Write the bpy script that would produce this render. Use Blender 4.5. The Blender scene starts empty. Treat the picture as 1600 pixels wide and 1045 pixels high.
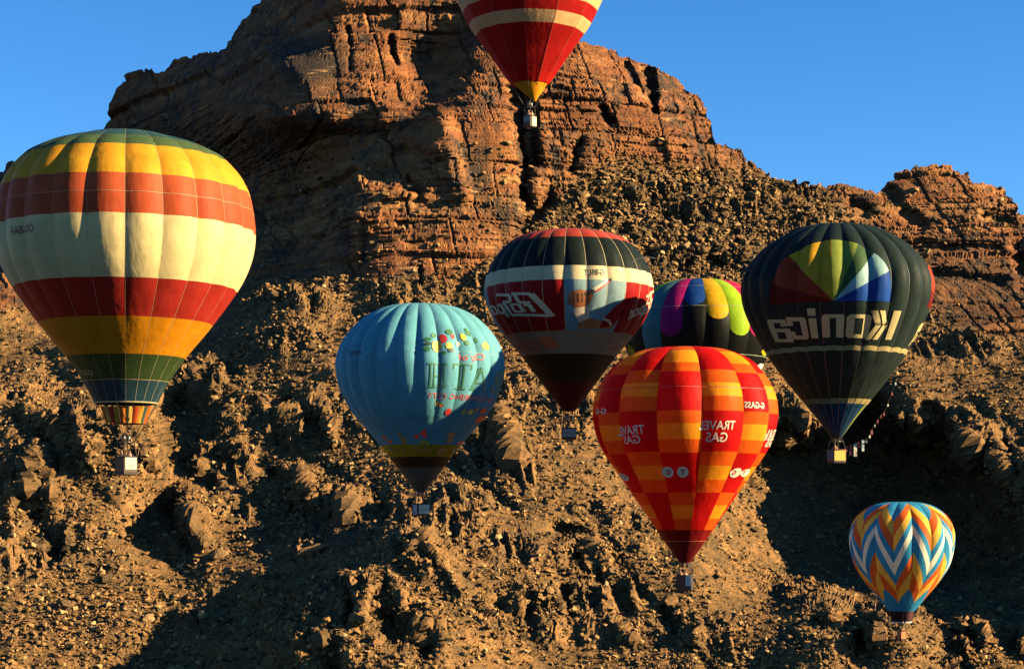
import bpy, bmesh, math, random
import numpy as np
from mathutils import Vector, Matrix

random.seed(7)
rng = np.random.default_rng(11)
SC = bpy.context.scene
COL = SC.collection
R = math.radians

# ------------------------------------------------------------------ camera, sky, sun, exposure
F = 3000.0                    # focal length in pixels of the 1600 px wide photograph
CX, HY = 800.0, 810.0         # optical column and the row of the eye-level horizon
cam_d = bpy.data.cameras.new('camera')
cam = bpy.data.objects.new('camera', cam_d)
COL.objects.link(cam)
cam.location = (0, 0, 0)
cam.rotation_euler = (R(90), 0, 0)
cam_d.sensor_width = 36.0
cam_d.lens = 36.0 * F / 1600.0
cam_d.shift_y = (HY - 522.5) / 1600.0
cam_d.clip_start = 0.5
cam_d.clip_end = 20000.0
SC.camera = cam

SUN_EL, SUN_AZ = 20.5, 10.0   # elevation, and degrees the sun stands on the camera's side of due right
sun_dir = Vector((math.cos(R(SUN_EL)) * math.cos(R(SUN_AZ)), -math.cos(R(SUN_EL)) * math.sin(R(SUN_AZ)), math.sin(R(SUN_EL))))
world = bpy.data.worlds.new('World')
SC.world = world
world.use_nodes = True
wn, wl = world.node_tree.nodes, world.node_tree.links
wn.clear()
sky = wn.new('ShaderNodeTexSky')
sky.sky_type = 'NISHITA'
sky.sun_disc = False
sky.sun_elevation = R(SUN_EL)
sky.sun_rotation = R(90 + SUN_AZ)
sky.altitude = 1500.0
sky.air_density = 0.76
sky.dust_density = 0.0
sky.ozone_density = 3.0
hs = wn.new('ShaderNodeHueSaturation')
hs.inputs['Saturation'].default_value = 1.25
hs.inputs['Value'].default_value = 1.0
bg = wn.new('ShaderNodeBackground')
bg.inputs['Strength'].default_value = 0.05
wo = wn.new('ShaderNodeOutputWorld')
wl.new(sky.outputs[0], hs.inputs['Color'])
wl.new(hs.outputs[0], bg.inputs['Color'])
wl.new(bg.outputs[0], wo.inputs['Surface'])

sd = bpy.data.lights.new('sun', 'SUN')
sd.energy = 5.0
sd.angle = R(0.5)
sd.color = (1.0, 0.78, 0.43)
sun = bpy.data.objects.new('sun', sd)
COL.objects.link(sun)
sun.rotation_euler = sun_dir.to_track_quat('Z', 'Y').to_euler()
sun.location = (300, -80, 200)

vs = SC.view_settings
vs.view_transform = 'Standard'
vs.look = 'None'
vs.exposure = 2.15
vs.gamma = 1.0
vs.use_curve_mapping = False
SC.cycles.max_bounces = 6
SC.cycles.diffuse_bounces = 0
SC.cycles.transmission_bounces = 4

# ------------------------------------------------------------------ small helpers
def lin(r, g, b):
    f = lambda c: c / 12.92 if c <= 0.04045 else ((c + 0.055) / 1.055) ** 2.4
    return (f(r / 255), f(g / 255), f(b / 255))

def tag(o, label=None, cat=None, group=None, kind=None):
    if label: o['label'] = label
    if cat: o['category'] = cat
    if group: o['group'] = group
    if kind: o['kind'] = kind
    return o

def empty(name, loc, rotz=0.0):
    o = bpy.data.objects.new(name, None)
    o.empty_display_size = 0.3
    COL.objects.link(o)
    o.location = loc
    o.rotation_euler = (0, 0, rotz)
    return o

def link(name, me, parent=None, mat=None, loc=None, rotz=None):
    o = bpy.data.objects.new(name, me)
    COL.objects.link(o)
    if parent is not None: o.parent = parent
    if loc is not None: o.location = loc
    if rotz is not None: o.rotation_euler = (0, 0, rotz)
    if mat is not None:
        if len(me.materials) == 0: me.materials.append(mat)
        if me.materials[0] is not mat:
            o.material_slots[0].link = 'OBJECT'
            o.material_slots[0].material = mat
    return o

def mesh_np(name, V, faces, smooth=True, nper=4):
    """mesh from numpy arrays: V (n,3), faces (m,nper)"""
    V = np.ascontiguousarray(V, dtype=np.float32)
    faces = np.ascontiguousarray(faces, dtype=np.int32)
    me = bpy.data.meshes.new(name)
    me.vertices.add(len(V))
    me.vertices.foreach_set('co', V.ravel())
    m = len(faces)
    me.loops.add(m * nper)
    me.loops.foreach_set('vertex_index', faces.ravel())
    me.polygons.add(m)
    me.polygons.foreach_set('loop_start', np.arange(m, dtype=np.int32) * nper)
    me.polygons.foreach_set('use_smooth', np.full(m, smooth, dtype=bool))
    me.update(calc_edges=True)
    me.validate()
    return me

def mesh_bm(name, bm, smooth=False):
    me = bpy.data.meshes.new(name)
    if smooth:
        for f in bm.faces: f.smooth = True
    bm.normal_update()
    bm.to_mesh(me)
    bm.free()
    return me

def add_box(bm, c, d, rot=None, bev=0.0):
    r = bmesh.ops.create_cube(bm, size=1.0)
    vsx = r['verts']
    for v in vsx: v.co = Vector((v.co.x * d[0], v.co.y * d[1], v.co.z * d[2]))
    if bev > 0:
        es = list({e for v in vsx for e in v.link_edges})
        rb = bmesh.ops.bevel(bm, geom=es, offset=bev, segments=1, affect='EDGES')
        vsx = list({v for f in rb['faces'] for v in f.verts} | {v for v in vsx if v.is_valid})
    for v in vsx:
        if rot is not None: v.co = rot @ v.co
        v.co += Vector(c)

def add_tube(bm, pts, rad, seg=6):
    pts = [Vector(p) for p in pts]
    rings = []
    for i, p in enumerate(pts):
        a = pts[max(i - 1, 0)]; b = pts[min(i + 1, len(pts) - 1)]
        d = (b - a).normalized()
        up = Vector((0, 0, 1)) if abs(d.z) < 0.95 else Vector((1, 0, 0))
        x = d.cross(up).normalized(); y = d.cross(x)
        rr = rad[i] if isinstance(rad, (list, tuple)) else rad
        rings.append([bm.verts.new(p + (x * math.cos(k * 2 * math.pi / seg) + y * math.sin(k * 2 * math.pi / seg)) * rr) for k in range(seg)])
    for a, b in zip(rings[:-1], rings[1:]):
        for k in range(seg):
            bm.faces.new((a[k], a[(k + 1) % seg], b[(k + 1) % seg], b[k]))
    bm.faces.new(list(reversed(rings[0]))); bm.faces.new(rings[-1])

# ------------------------------------------------------------------ numpy noise
def _hash(ix, iy, iz, seed):
    h = (ix.astype(np.uint32) * np.uint32(374761393)) ^ (iy.astype(np.uint32) * np.uint32(668265263)) ^ (iz.astype(np.uint32) * np.uint32(2147483647 - 1274126177)) ^ np.uint32((seed * 974634777) & 0xffffffff)
    h = (h ^ (h >> np.uint32(13))) * np.uint32(1274126177)
    h = (h ^ (h >> np.uint32(15))) * np.uint32(2246822519)
    return h ^ (h >> np.uint32(16))

def h01(ix, iy, iz, seed):
    return (_hash(ix, iy, iz, seed) & np.uint32(0xffffff)).astype(np.float32) / np.float32(0xffffff)

def vnoise(x, y, z, seed=0):
    """smooth value noise, about -1..1"""
    fx, fy, fz = np.floor(x), np.floor(y), np.floor(z)
    ix, iy, iz = fx.astype(np.int64), fy.astype(np.int64), fz.astype(np.int64)
    tx, ty, tz = (x - fx).astype(np.float32), (y - fy).astype(np.float32), (z - fz).astype(np.float32)
    tx = tx * tx * (3 - 2 * tx); ty = ty * ty * (3 - 2 * ty); tz = tz * tz * (3 - 2 * tz)
    def c(a, b, d): return h01(ix + a, iy + b, iz + d, seed)
    x00 = c(0, 0, 0) * (1 - tx) + c(1, 0, 0) * tx
    x10 = c(0, 1, 0) * (1 - tx) + c(1, 1, 0) * tx
    x01 = c(0, 0, 1) * (1 - tx) + c(1, 0, 1) * tx
    x11 = c(0, 1, 1) * (1 - tx) + c(1, 1, 1) * tx
    y0 = x00 * (1 - ty) + x10 * ty
    y1 = x01 * (1 - ty) + x11 * ty
    return (y0 * (1 - tz) + y1 * tz) * 2 - 1

def fbm(x, y, z, oct=4, seed=0, gain=0.5):
    s = 0.0; a = 1.0; n = 0.0
    for o in range(oct):
        s = s + a * vnoise(x + 17.3 * o, y + 5.1 * o, z + 9.7 * o, seed + o)
        n += a; a *= gain
        x, y, z = x * 2.03, y * 2.03, z * 2.03
    return s / n

def voronoi(x, y, z, seed=0):
    """F1, F2 distance and a random value of the nearest cell"""
    fx, fy, fz = np.floor(x).astype(np.int64), np.floor(y).astype(np.int64), np.floor(z).astype(np.int64)
    f1 = np.full(x.shape, 9.0, np.float32); f2 = f1.copy(); cid = np.zeros(x.shape, np.float32)
    for a in (-1, 0, 1):
        for b in (-1, 0, 1):
            for c in (-1, 0, 1):
                ix, iy, iz = fx + a, fy + b, fz + c
                h = _hash(ix, iy, iz, seed)
                px = ix + (h & np.uint32(1023)).astype(np.float32) / 1023
                py = iy + ((h >> np.uint32(10)) & np.uint32(1023)).astype(np.float32) / 1023
                pz = iz + ((h >> np.uint32(20)) & np.uint32(1023)).astype(np.float32) / 1023
                d = np.sqrt((px - x) ** 2 + (py - y) ** 2 + (pz - z) ** 2).astype(np.float32)
                nearer = d < f1
                f2 = np.where(nearer, f1, np.minimum(f2, d))
                cid = np.where(nearer, ((h >> np.uint32(7)) & np.uint32(4095)).astype(np.float32) / 4095, cid)
                f1 = np.where(nearer, d, f1)
    return f1, f2, cid

def sstep(a, b, x):
    t = np.clip((x - a) / (b - a), 0, 1)
    return t * t * (3 - 2 * t)

# ------------------------------------------------------------------ node helpers
def new_mat(name):
    m = bpy.data.materials.new(name)
    m.use_nodes = True
    nt = m.node_tree
    nt.nodes.clear()
    return m, nt.nodes, nt.links

def ramp(nodes, stops, interp='LINEAR'):
    n = nodes.new('ShaderNodeValToRGB')
    n.color_ramp.interpolation = interp
    els = n.color_ramp.elements
    while len(els) < len(stops): els.new(0.5)
    for e, (p, c) in zip(els, stops):
        e.position = p
        e.color = (*c, 1.0) if len(c) == 3 else c
    return n

def mixrgb(nodes, links, fac, a, b, mode='MIX'):
    n = nodes.new('ShaderNodeMix'); n.data_type = 'RGBA'; n.blend_type = mode
    for sock, v in ((n.inputs[0], fac), (n.inputs[6], a), (n.inputs[7], b)):
        if hasattr(v, 'is_linked'): links.new(v, sock)
        elif isinstance(v, (tuple, list)): sock.default_value = (*v, 1.0) if len(v) == 3 else v
        else: sock.default_value = v
    return n.outputs[2]
# ------------------------------------------------------------------ the mountain: depth of the rock face
# survey points: (column, row in the photograph, metres from the camera)
SURVEY = []
def row(py, *pts):
    for px, d in pts: SURVEY.append((px, py, d))
row(1250, (-300, 300), (200, 300), (600, 285), (1000, 290), (1400, 285), (1900, 300))
row(1045, (-300, 362), (0, 352), (150, 352), (250, 356), (340, 354), (400, 340), (520, 322), (640, 316), (800, 326), (1000, 330), (1200, 326), (1350, 322), (1500, 328), (1600, 338), (1900, 340))
row(1000, (-300, 372), (0, 358), (200, 360), (330, 357), (395, 350), (440, 337), (600, 325), (800, 336), (1000, 340), (1200, 334), (1350, 328), (1450, 331), (1530, 336), (1600, 345), (1700, 345), (1900, 330))
row(950, (0, 365), (200, 368), (380, 364), (450, 356), (490, 341), (620, 334), (900, 349), (1100, 347), (1300, 338), (1400, 335))
row(930, (1270, 362), (1330, 376), (1450, 380), (1520, 384))
row(900, (-300, 385), (0, 372), (200, 376), (400, 372), (508, 361), (552, 346), (640, 344), (800, 350), (1000, 356), (1100, 358), (1180, 384), (1240, 402), (1300, 412), (1400, 420), (1500, 420), (1580, 405), (1650, 375), (1780, 335))
row(850, (0, 383), (200, 386), (400, 384), (540, 370), (590, 364), (615, 353), (670, 352), (850, 362), (1000, 368), (1080, 372), (1150, 396), (1250, 425), (1400, 434), (1500, 430), (1580, 416), (1640, 385), (1760, 345))
row(800, (-300, 402), (0, 392), (100, 390), (200, 394), (240, 408), (275, 410), (290, 392), (330, 396), (450, 396), (600, 384), (700, 376), (800, 378), (950, 383), (1050, 390), (1120, 404), (1200, 428), (1350, 445), (1470, 443), (1560, 425), (1620, 388), (1760, 362))
row(740, (60, 398), (190, 396), (260, 408), (400, 408), (600, 398), (800, 392), (950, 396), (1100, 412), (1200, 440), (1330, 456), (1440, 456), (1500, 448), (1560, 408), (1700, 385))
row(700, (-300, 412), (0, 404), (80, 402), (130, 398), (190, 398), (236, 400), (262, 418), (340, 417), (450, 413), (600, 406), (800, 402), (950, 404), (1050, 412), (1120, 422), (1180, 448), (1250, 456), (1330, 466), (1420, 464), (1470, 452), (1510, 418), (1700, 400), (1900, 395))
row(655, (0, 414), (100, 406), (180, 402), (225, 406), (265, 430), (320, 431), (400, 424), (600, 416), (800, 410), (1000, 418), (1120, 426), (1160, 428), (1230, 428), (1280, 436), (1310, 462), (1360, 464), (1400, 440), (1450, 428), (1600, 420))
row(620, (0, 420), (60, 418), (140, 414), (200, 416), (260, 438), (320, 434), (400, 430), (600, 424), (800, 418), (1000, 426), (1150, 434), (1230, 436), (1320, 440), (1400, 438), (1500, 436), (1600, 430), (1900, 420))
row(590, (0, 450), (80, 450), (140, 444), (200, 436), (300, 438))
row(540, (-300, 475), (0, 462), (100, 458), (200, 452), (290, 460), (360, 450), (450, 440), (600, 438), (800, 434), (1000, 442), (1200, 448), (1450, 458), (1600, 456), (1900, 450))
row(480, (0, 485), (200, 478), (360, 470), (450, 454), (600, 452), (800, 450), (1000, 460), (1200, 468), (1350, 474), (1450, 470), (1600, 470))
row(440, (0, 505), (200, 500), (390, 486), (480, 472), (560, 465), (720, 462), (800, 461), (900, 466), (1000, 472), (1200, 480), (1400, 482), (1500, 480), (1600, 480), (1900, 470))
row(400, (0, 555), (200, 545), (300, 532), (390, 514), (480, 492), (535, 476), (640, 467), (740, 466), (790, 472), (850, 475), (1000, 481), (1200, 489), (1400, 490), (1490, 488), (1600, 490))
row(330, (-300, 600), (0, 580), (200, 600), (300, 572), (400, 538), (480, 514), (515, 499), (535, 479), (640, 472), (750, 473), (820, 476), (850, 484), (880, 487), (1000, 493), (1200, 502), (1300, 506), (1400, 508), (1480, 506), (1540, 505), (1600, 510), (1900, 500))
row(270, (100, 640), (300, 588), (400, 544), (480, 520), (538, 502), (556, 486), (660, 480), (715, 480), (760, 479), (808, 482), (850, 490), (900, 494), (1000, 499), (1120, 508), (1200, 514), (1300, 526), (1400, 520), (1460, 517), (1540, 520), (1600, 530))
row(230, (0, 650), (200, 622), (300, 586), (400, 537), (470, 514), (540, 504), (575, 499), (625, 495), (660, 486), (690, 482), (730, 480), (800, 482), (830, 489), (860, 492), (920, 497), (1000, 502), (1090, 508), (1140, 522), (1250, 540))
row(185, (180, 635), (300, 580), (385, 524), (415, 507), (440, 499), (520, 494), (600, 491), (655, 490), (675, 488), (690, 485), (730, 483), (800, 485), (830, 494), (870, 500), (950, 503), (1050, 508), (1110, 518))
row(140, (200, 630), (300, 585), (390, 538), (420, 515), (440, 508), (520, 502), (590, 499), (640, 502), (690, 502), (712, 495), (735, 492), (800, 495), (860, 504), (950, 508), (1000, 512), (1070, 524))
row(90, (270, 625), (340, 588), (400, 545), (425, 518), (440, 513), (480, 510), (560, 507), (610, 507), (640, 514), (695, 514), (725, 506), (760, 502), (800, 504), (900, 514), (980, 526))
row(40, (370, 610), (440, 562), (480, 530), (500, 519), (560, 514), (640, 512), (690, 516), (720, 514), (760, 508), (860, 516), (930, 526))
row(-20, (400, 610), (470, 560), (525, 526), (545, 523), (620, 520), (700, 520), (765, 518), (850, 528), (950, 550))
row(-160, (480, 620), (600, 560), (720, 560), (850, 570), (950, 590))
SV = np.array(SURVEY, dtype=np.float64)

SKY_PTS = np.array([(-300, 330), (-120, 290), (-20, 275), (12, 262), (16, 250), (60, 244), (150, 205), (160, 195), (182, 150), (190, 132), (200, 114), (262, 111), (276, 96), (300, 92), (317, 85), (352, 81), (362, 60), (378, 36), (384, 20), (404, 2), (412, -30), (440, -80), (500, -130), (600, -160), (720, -165), (800, -120), (850, -60), (880, 10), (905, 62), (935, 68), (975, 82), (996, 94), (1012, 98), (1032, 106), (1060, 121), (1076, 136), (1086, 146), (1104, 168), (1114, 190), (1118, 222), (1138, 224), (1142, 236), (1160, 240), (1164, 254), (1190, 262), (1215, 280), (1250, 290), (1290, 296), (1310, 290), (1332, 291), (1352, 300), (1380, 301), (1386, 284), (1412, 274), (1418, 265), (1440, 263), (1462, 259), (1484, 264), (1510, 273), (1516, 285), (1540, 290), (1570, 291), (1580, 306), (1590, 331), (1600, 334), (1680, 345), (1760, 370), (1900, 400)], dtype=np.float64)

def depth_at(px, py):
    """smooth depth of the rock face from the survey (multiquadric interpolation)"""
    c2 = 14.0 ** 2
    A = SV[:, :2]
    d = np.sqrt(((A[:, None, :] - A[None, :, :]) ** 2).sum(2) + c2)
    n = len(A)
    M = np.zeros((n + 3, n + 3)); M[:n, :n] = d - np.eye(n) * 3.0
    M[:n, n] = 1; M[:n, n + 1] = A[:, 0] / 1000; M[:n, n + 2] = A[:, 1] / 1000
    M[n:, :n] = M[:n, n:].T
    w = np.linalg.solve(M, np.concatenate([SV[:, 2], np.zeros(3)]))
    flat = np.stack([px.ravel(), py.ravel()], 1)
    out = np.empty(len(flat))
    for i in range(0, len(flat), 40000):
        q = flat[i:i + 40000]
        k = np.sqrt((q[:, 0:1] - A[None, :, 0]) ** 2 + (q[:, 1:2] - A[None, :, 1]) ** 2 + c2)
        out[i:i + 40000] = k @ w[:n] + w[n] + w[n + 1] * q[:, 0] / 1000 + w[n + 2] * q[:, 1] / 1000
    return out.reshape(px.shape)

NR, NB = 600, 26
PX0, PX1 = -900.0, 2500.0
pxs = np.concatenate([np.linspace(PX0, -80, 60)[:-1], np.linspace(-80, 1680, 900), np.linspace(1680, PX1, 60)[1:]])
NC = len(pxs)
skyl = np.interp(pxs, SKY_PTS[:, 0], SKY_PTS[:, 1])
jx = pxs / 9.0
zz0 = np.zeros_like(jx)
blk = h01(np.floor(pxs / 11 + 1.5 * vnoise(jx, zz0, zz0, 3)).astype(np.int64), zz0.astype(np.int64), zz0.astype(np.int64), 5) - .5
kk = np.exp(-(np.arange(-30, 31) / 11.0) ** 2); kk /= kk.sum()
skys = np.convolve(np.pad(skyl, 30, mode='edge'), kk, mode='valid')
skyl = skyl + 2.6 * vnoise(jx, zz0, zz0, 1) + 1.2 * vnoise(jx * 3, zz0, zz0, 2) + 5 * blk
tt = np.linspace(0, 1, NR)
PY = 1250.0 + (skys[None, :] - 1250.0) * tt[:, None] + (skyl - skys)[None, :] * np.clip((tt[:, None] - .93) / .07, 0, 1)
PXg = np.repeat(pxs[None, :], NR, 0)
# evaluated on a regular grid, then sampled bilinearly
gx = np.arange(PX0 - 6, PX1 + 13, 6.0); gy = np.arange(-210.0, 1270.0, 6.0)
Dg = depth_at(*np.meshgrid(gx, gy))
def sample_grid(G, px, py):
    u = np.clip((px - gx[0]) / 6.0, 0, len(gx) - 1.001); v = np.clip((py - gy[0]) / 6.0, 0, len(gy) - 1.001)
    i, j = u.astype(int), v.astype(int); fu, fv = u - i, v - j
    return (G[j, i] * (1 - fu) + G[j, i + 1] * fu) * (1 - fv) + (G[j + 1, i] * (1 - fu) + G[j + 1, i + 1] * fu) * fv
D0 = sample_grid(Dg, PXg, PY)
D0 = D0 + 0.075 * (PXg - CX) / F * D0

def seg_dist(px, py, pts):
    best = np.full(px.shape, 1e9)
    for (ax, ay), (bx, by) in zip(pts[:-1], pts[1:]):
        vx, vy = bx - ax, by - ay
        t = np.clip(((px - ax) * vx + (py - ay) * vy) / (vx * vx + vy * vy), 0, 1)
        best = np.minimum(best, np.hypot(px - ax - t * vx, py - ay - t * vy))
    return best

def cut(pts, width, depth):
    """a cleft (positive depth) or a rib (negative) along a line"""
    global D0
    d = seg_dist(PXg + 4 * fbm(PXg / 25, PY / 25, PXg * 0, 2, 40), PY, pts)
    D0 = D0 + depth * np.exp(-(d / width) ** 2)
cut([(812, 120), (812, 200), (818, 260), (822, 320)], 9, 14)
cut([(826, 150), (832, 210), (836, 255)], 9, 8)
cut([(1012, 98), (1016, 128), (1018, 150)], 7, 9)
cut([(1018, 150), (1023, 172)], 3, 6)
cut([(980, 100), (990, 120), (1003, 145)], 4, 4)
cut([(943, 172), (952, 190)], 7, 5)
cut([(893, 262), (900, 235), (908, 225)], 9, 8)
cut([(655, 412), (657, 442)], 3, 3)
cut([(560, 265), (562, 295), (640, 300)], 14, -3)
cut([(690, 190), (705, 250), (720, 300)], 16, -4)
cut([(590, 240), (640, 215), (680, 230)], 12, -4)
cut([(640, 285), (650, 305)], 10, 6)
cut([(610, 60), (618, 100)], 5, 4)
cut([(545, 45), (548, 110)], 4, 3)
cut([(855, 310), (830, 345), (815, 360)], 9, 7)
cut([(690, 700), (740, 750), (800, 800)], 9, 3)
cut([(1040, 955), (1075, 1000), (1110, 1045)], 9, 3.5)
cut([(668, 835), (690, 880), (722, 925)], 8, -3.5)
cut([(650, 840), (668, 870)], 6, 3)
cut([(950, 860), (1010, 930), (1060, 990)], 10, 2)
cut([(150, 770), (230, 850), (300, 900)], 12, 2)
cut([(420, 690), (520, 740), (600, 800)], 12, 2.5)
for pts, w, a in [([(118, 640), (128, 680), (140, 722)], 9, -6), ([(100, 650), (112, 700)], 7, 6), ([(150, 660), (166, 715)], 6, 5), ([(55, 690), (48, 735), (46, 760)], 7, -5), ([(15, 730), (22, 770), (12, 800)], 8, -5),
                  ([(70, 715), (78, 770)], 5, -4), ([(228, 655), (243, 690)], 7, -4), ([(30, 655), (80, 690)], 16, 6), ([(60, 810), (80, 850)], 14, 8), ([(100, 860), (60, 870)], 12, 6), ([(205, 715), (240, 740)], 6, 5),
                  ([(760, 640), (765, 700), (778, 730)], 8, 8), ([(745, 690), (752, 720)], 6, 6), ([(735, 660), (745, 710)], 5, -4), ([(785, 650), (800, 720)], 6, -4),
                  ([(455, 630), (475, 660), (500, 655)], 12, 7), ([(505, 640), (520, 690)], 7, -5), ([(430, 655), (440, 690)], 6, 5),
                  ([(430, 745), (460, 790)], 11, 6), ([(475, 745), (490, 790)], 7, -4), ([(510, 770), (515, 800)], 6, -4), ([(540, 780), (545, 815)], 6, -5), ([(555, 785), (560, 810)], 4, 4),
                  ([(560, 640), (585, 690)], 5, 5), ([(380, 560), (300, 600), (280, 640)], 16, 5), ([(250, 640), (262, 720), (330, 760)], 16, 6), ([(290, 705), (330, 700), (350, 720)], 16, 5),
                  ([(265, 800), (290, 850)], 10, 7), ([(295, 790), (315, 850)], 10, -4),
                  ([(600, 980), (640, 1000), (660, 1020)], 17, 9), ([(670, 985), (675, 1010)], 10, 6), ([(575, 910), (560, 965)], 6, -5), ([(548, 930), (540, 990)], 6, 4), ([(510, 960), (500, 1000)], 5, -4), ([(620, 905), (628, 940)], 8, -4), ([(590, 945), (600, 975)], 9, 5),
                  ([(500, 1030), (530, 1050)], 12, 6), ([(870, 830), (905, 835), (900, 880)], 14, 8), ([(925, 905), (960, 915), (975, 950)], 13, 4), ([(880, 920), (885, 960)], 8, 4), ([(960, 970), (985, 1000)], 7, -3),
                  ([(1280, 975), (1330, 985), (1345, 1010)], 15, 9), ([(1330, 975), (1336, 1005)], 5, -6), ([(1355, 985), (1360, 1010)], 5, -5), ([(1368, 960), (1373, 1000)], 5, -4), ([(1345, 965), (1350, 985)], 6, 4),
                  ([(1500, 965), (1508, 1010)], 6, -7), ([(1522, 955), (1535, 1000)], 6, -7), ([(1512, 985), (1515, 1010)], 5, 5), ([(1560, 990), (1575, 1015)], 12, 5), ([(1590, 990), (1600, 1020)], 8, -5), ([(1420, 1000), (1450, 1015)], 12, -2),
                  ([(1165, 640), (1180, 670)], 7, 4), ([(1200, 630), (1225, 690)], 8, -4), ([(1245, 640), (1262, 690)], 8, -4), ([(1180, 690), (1215, 720)], 8, 3),
                  ([(1405, 650), (1412, 690)], 6, -7), ([(1430, 655), (1450, 690)], 7, -6), ([(1395, 650), (1420, 700)], 5, 5), ([(1490, 655), (1515, 700), (1520, 720)], 7, -6), ([(1530, 640), (1560, 660), (1590, 680)], 12, 4), ([(1555, 720), (1580, 760)], 7, -5), ([(1450, 640), (1480, 660)], 14, 6), ([(1535, 700), (1545, 740)], 9, 5), ([(1570, 690), (1590, 740)], 7, 6),
                  ([(0, 470), (60, 490), (130, 520)], 20, 7), ([(1350, 330), (1330, 320)], 10, 6), ([(1415, 330), (1440, 350)], 9, 5), ([(1390, 300), (1400, 310)], 9, 4), ([(1540, 340), (1570, 345)], 9, 5),
                  ([(1400, 385), (1560, 390)], 9, 4), ([(1460, 430), (1560, 440)], 9, 4), ([(1590, 390), (1600, 420)], 10, 6), ([(1000, 400), (1060, 410), (1150, 420)], 14, 5), ([(1040, 340), (1080, 350)], 10, 3), ([(890, 345), (930, 330)], 10, 4), ([(1000, 290), (1010, 300)], 6, 4), ([(1095, 275), (1110, 290)], 8, 4)]:
    cut(pts, w, a)

# fold the sheet back over the skyline so the mountain has a far side
q = np.linspace(0, 1, NB + 1)[1:]
Ys = D0[-1]
X = (PXg - CX) / F * D0
Y = D0
Z = (HY - PY) / F * D0
Xb = X[-1][None, :] + 0 * q[:, None]
Yb = Ys[None, :] + (160 * q ** 1.6)[:, None]
Zb = Z[-1][None, :] - (5 * q + 150 * q ** 3)[:, None]
X = np.concatenate([X, Xb]); Y = np.concatenate([Y, Yb]); Z = np.concatenate([Z, Zb])
PYa = np.concatenate([PY, np.repeat(PY[-1:], NB, 0)]); PXa = np.concatenate([PXg, PXg[:NB]])
NRT = NR + NB

def grid_normals(X, Y, Z):
    P = np.stack([X, Y, Z], 2)
    du = np.gradient(P, axis=1); dv = np.gradient(P, axis=0)
    n = np.cross(du, dv)
    return n / (np.linalg.norm(n, axis=2, keepdims=True) + 1e-9)
def smooth_grid(a, it):
    for _ in range(it):
        p = np.pad(a, ((1, 1), (1, 1)) + ((0, 0),) * (a.ndim - 2), mode='edge')
        a = (p[1:-1, 1:-1] * 2 + p[:-2, 1:-1] + p[2:, 1:-1] + p[1:-1, :-2] + p[1:-1, 2:]) / 6
    return a
N0 = smooth_grid(grid_normals(X, Y, Z), 4)
N0 /= np.linalg.norm(N0, axis=2, keepdims=True) + 1e-9
x, y, z = X.astype(np.float32), Y.astype(np.float32), Z.astype(np.float32)

def facets(x, y, z, seed, tilt):
    """broken rock: every cell is a flat tilted facet; value, closeness to the joint, cell id"""
    fx, fy, fz = np.floor(x).astype(np.int64), np.floor(y).astype(np.int64), np.floor(z).astype(np.int64)
    f1 = np.full(x.shape, 9.0, np.float32); f2 = f1.copy()
    val = np.zeros(x.shape, np.float32); cid = val.copy()
    for a in (-1, 0, 1):
        for b in (-1, 0, 1):
            for c in (-1, 0, 1):
                ix, iy, iz = fx + a, fy + b, fz + c
                h = _hash(ix, iy, iz, seed)
                dx = x - (ix + (h & np.uint32(1023)).astype(np.float32) / 1023)
                dy = y - (iy + ((h >> np.uint32(10)) & np.uint32(1023)).astype(np.float32) / 1023)
                dz = z - (iz + ((h >> np.uint32(20)) & np.uint32(1023)).astype(np.float32) / 1023)
                d = np.sqrt(dx * dx + dy * dy + dz * dz).astype(np.float32)
                near = d < f1
                h2 = _hash(ix, iy, iz, seed + 77)
                r0 = (h2 & np.uint32(255)).astype(np.float32) / 255 - .5
                gx_ = ((h2 >> np.uint32(8)) & np.uint32(255)).astype(np.float32) / 255 - .5
                gz_ = ((h2 >> np.uint32(16)) & np.uint32(255)).astype(np.float32) / 255 - .5
                v = r0 + tilt * (gx_ * dx + gz_ * dz) * 1.6
                f2 = np.where(near, f1, np.minimum(f2, d))
                val = np.where(near, v, val); cid = np.where(near, r0 + .5, cid)
                f1 = np.where(near, d, f1)
    return val, f2 - f1, cid

# where the face is bedded cliff and where it is scree
steep = sstep(0.62, 0.40, smooth_grid(N0[:, :, 2:3], 10)[:, :, 0])
base_line = np.interp(PXa[0], [-260, 0, 390, 480, 560, 720, 790, 850, 900, 960, 1050, 1120, 1160, 1300, 1390, 1500, 1860], [520, 480, 428, 432, 445, 445, 400, 345, 275, 245, 252, 275, 262, 300, 440, 520, 560])[None, :]
upper = sstep(14, -14, PYa - base_line - 10 * fbm(x / 20, y / 20, z / 20, 2, 50))
rightc = sstep(1385, 1420, PXa) * sstep(500, 380, PYa) * 0.6
cliff = np.clip(np.maximum(upper, rightc), 0, 1)

# bedding
rs = np.random.default_rng(5)
th = rs.uniform(0.9, 4.2, 170) * np.where(rs.random(170) < .2, 1.8, 1.0)
edge = np.cumsum(th) - 60
hard = rs.uniform(-1, 1, 171)
zw = z + 2.2 * fbm(x / 40, y / 40, z / 40, 3, 21) - 0.035 * x
k = np.searchsorted(edge, zw)
def layer(zv, w=0.22):
    k = np.clip(np.searchsorted(edge, zv), 1, len(edge) - 1)
    lo, hi = edge[k - 1], edge[k]
    a = sstep(0, w, zv - lo); b = sstep(0, w, hi - zv)
    return hard[k] * np.minimum(a, 1) + hard[np.clip(k - 1, 0, 170)] * (1 - a) - 0.55 * (1 - np.minimum(a, b))
strata = layer(zw)
bed_amt = 0.45 + 0.9 * sstep(-0.25, 0.35, fbm(x / 35, y / 35, z / 25, 2, 31))
big = fbm(x / 24, y / 24, z / 24, 3, 60)
mid = fbm(x / 7, y / 7, z / 7, 3, 61)
fine = fbm(x / 1.7, y / 1.7, z / 1.7, 2, 62)
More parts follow.
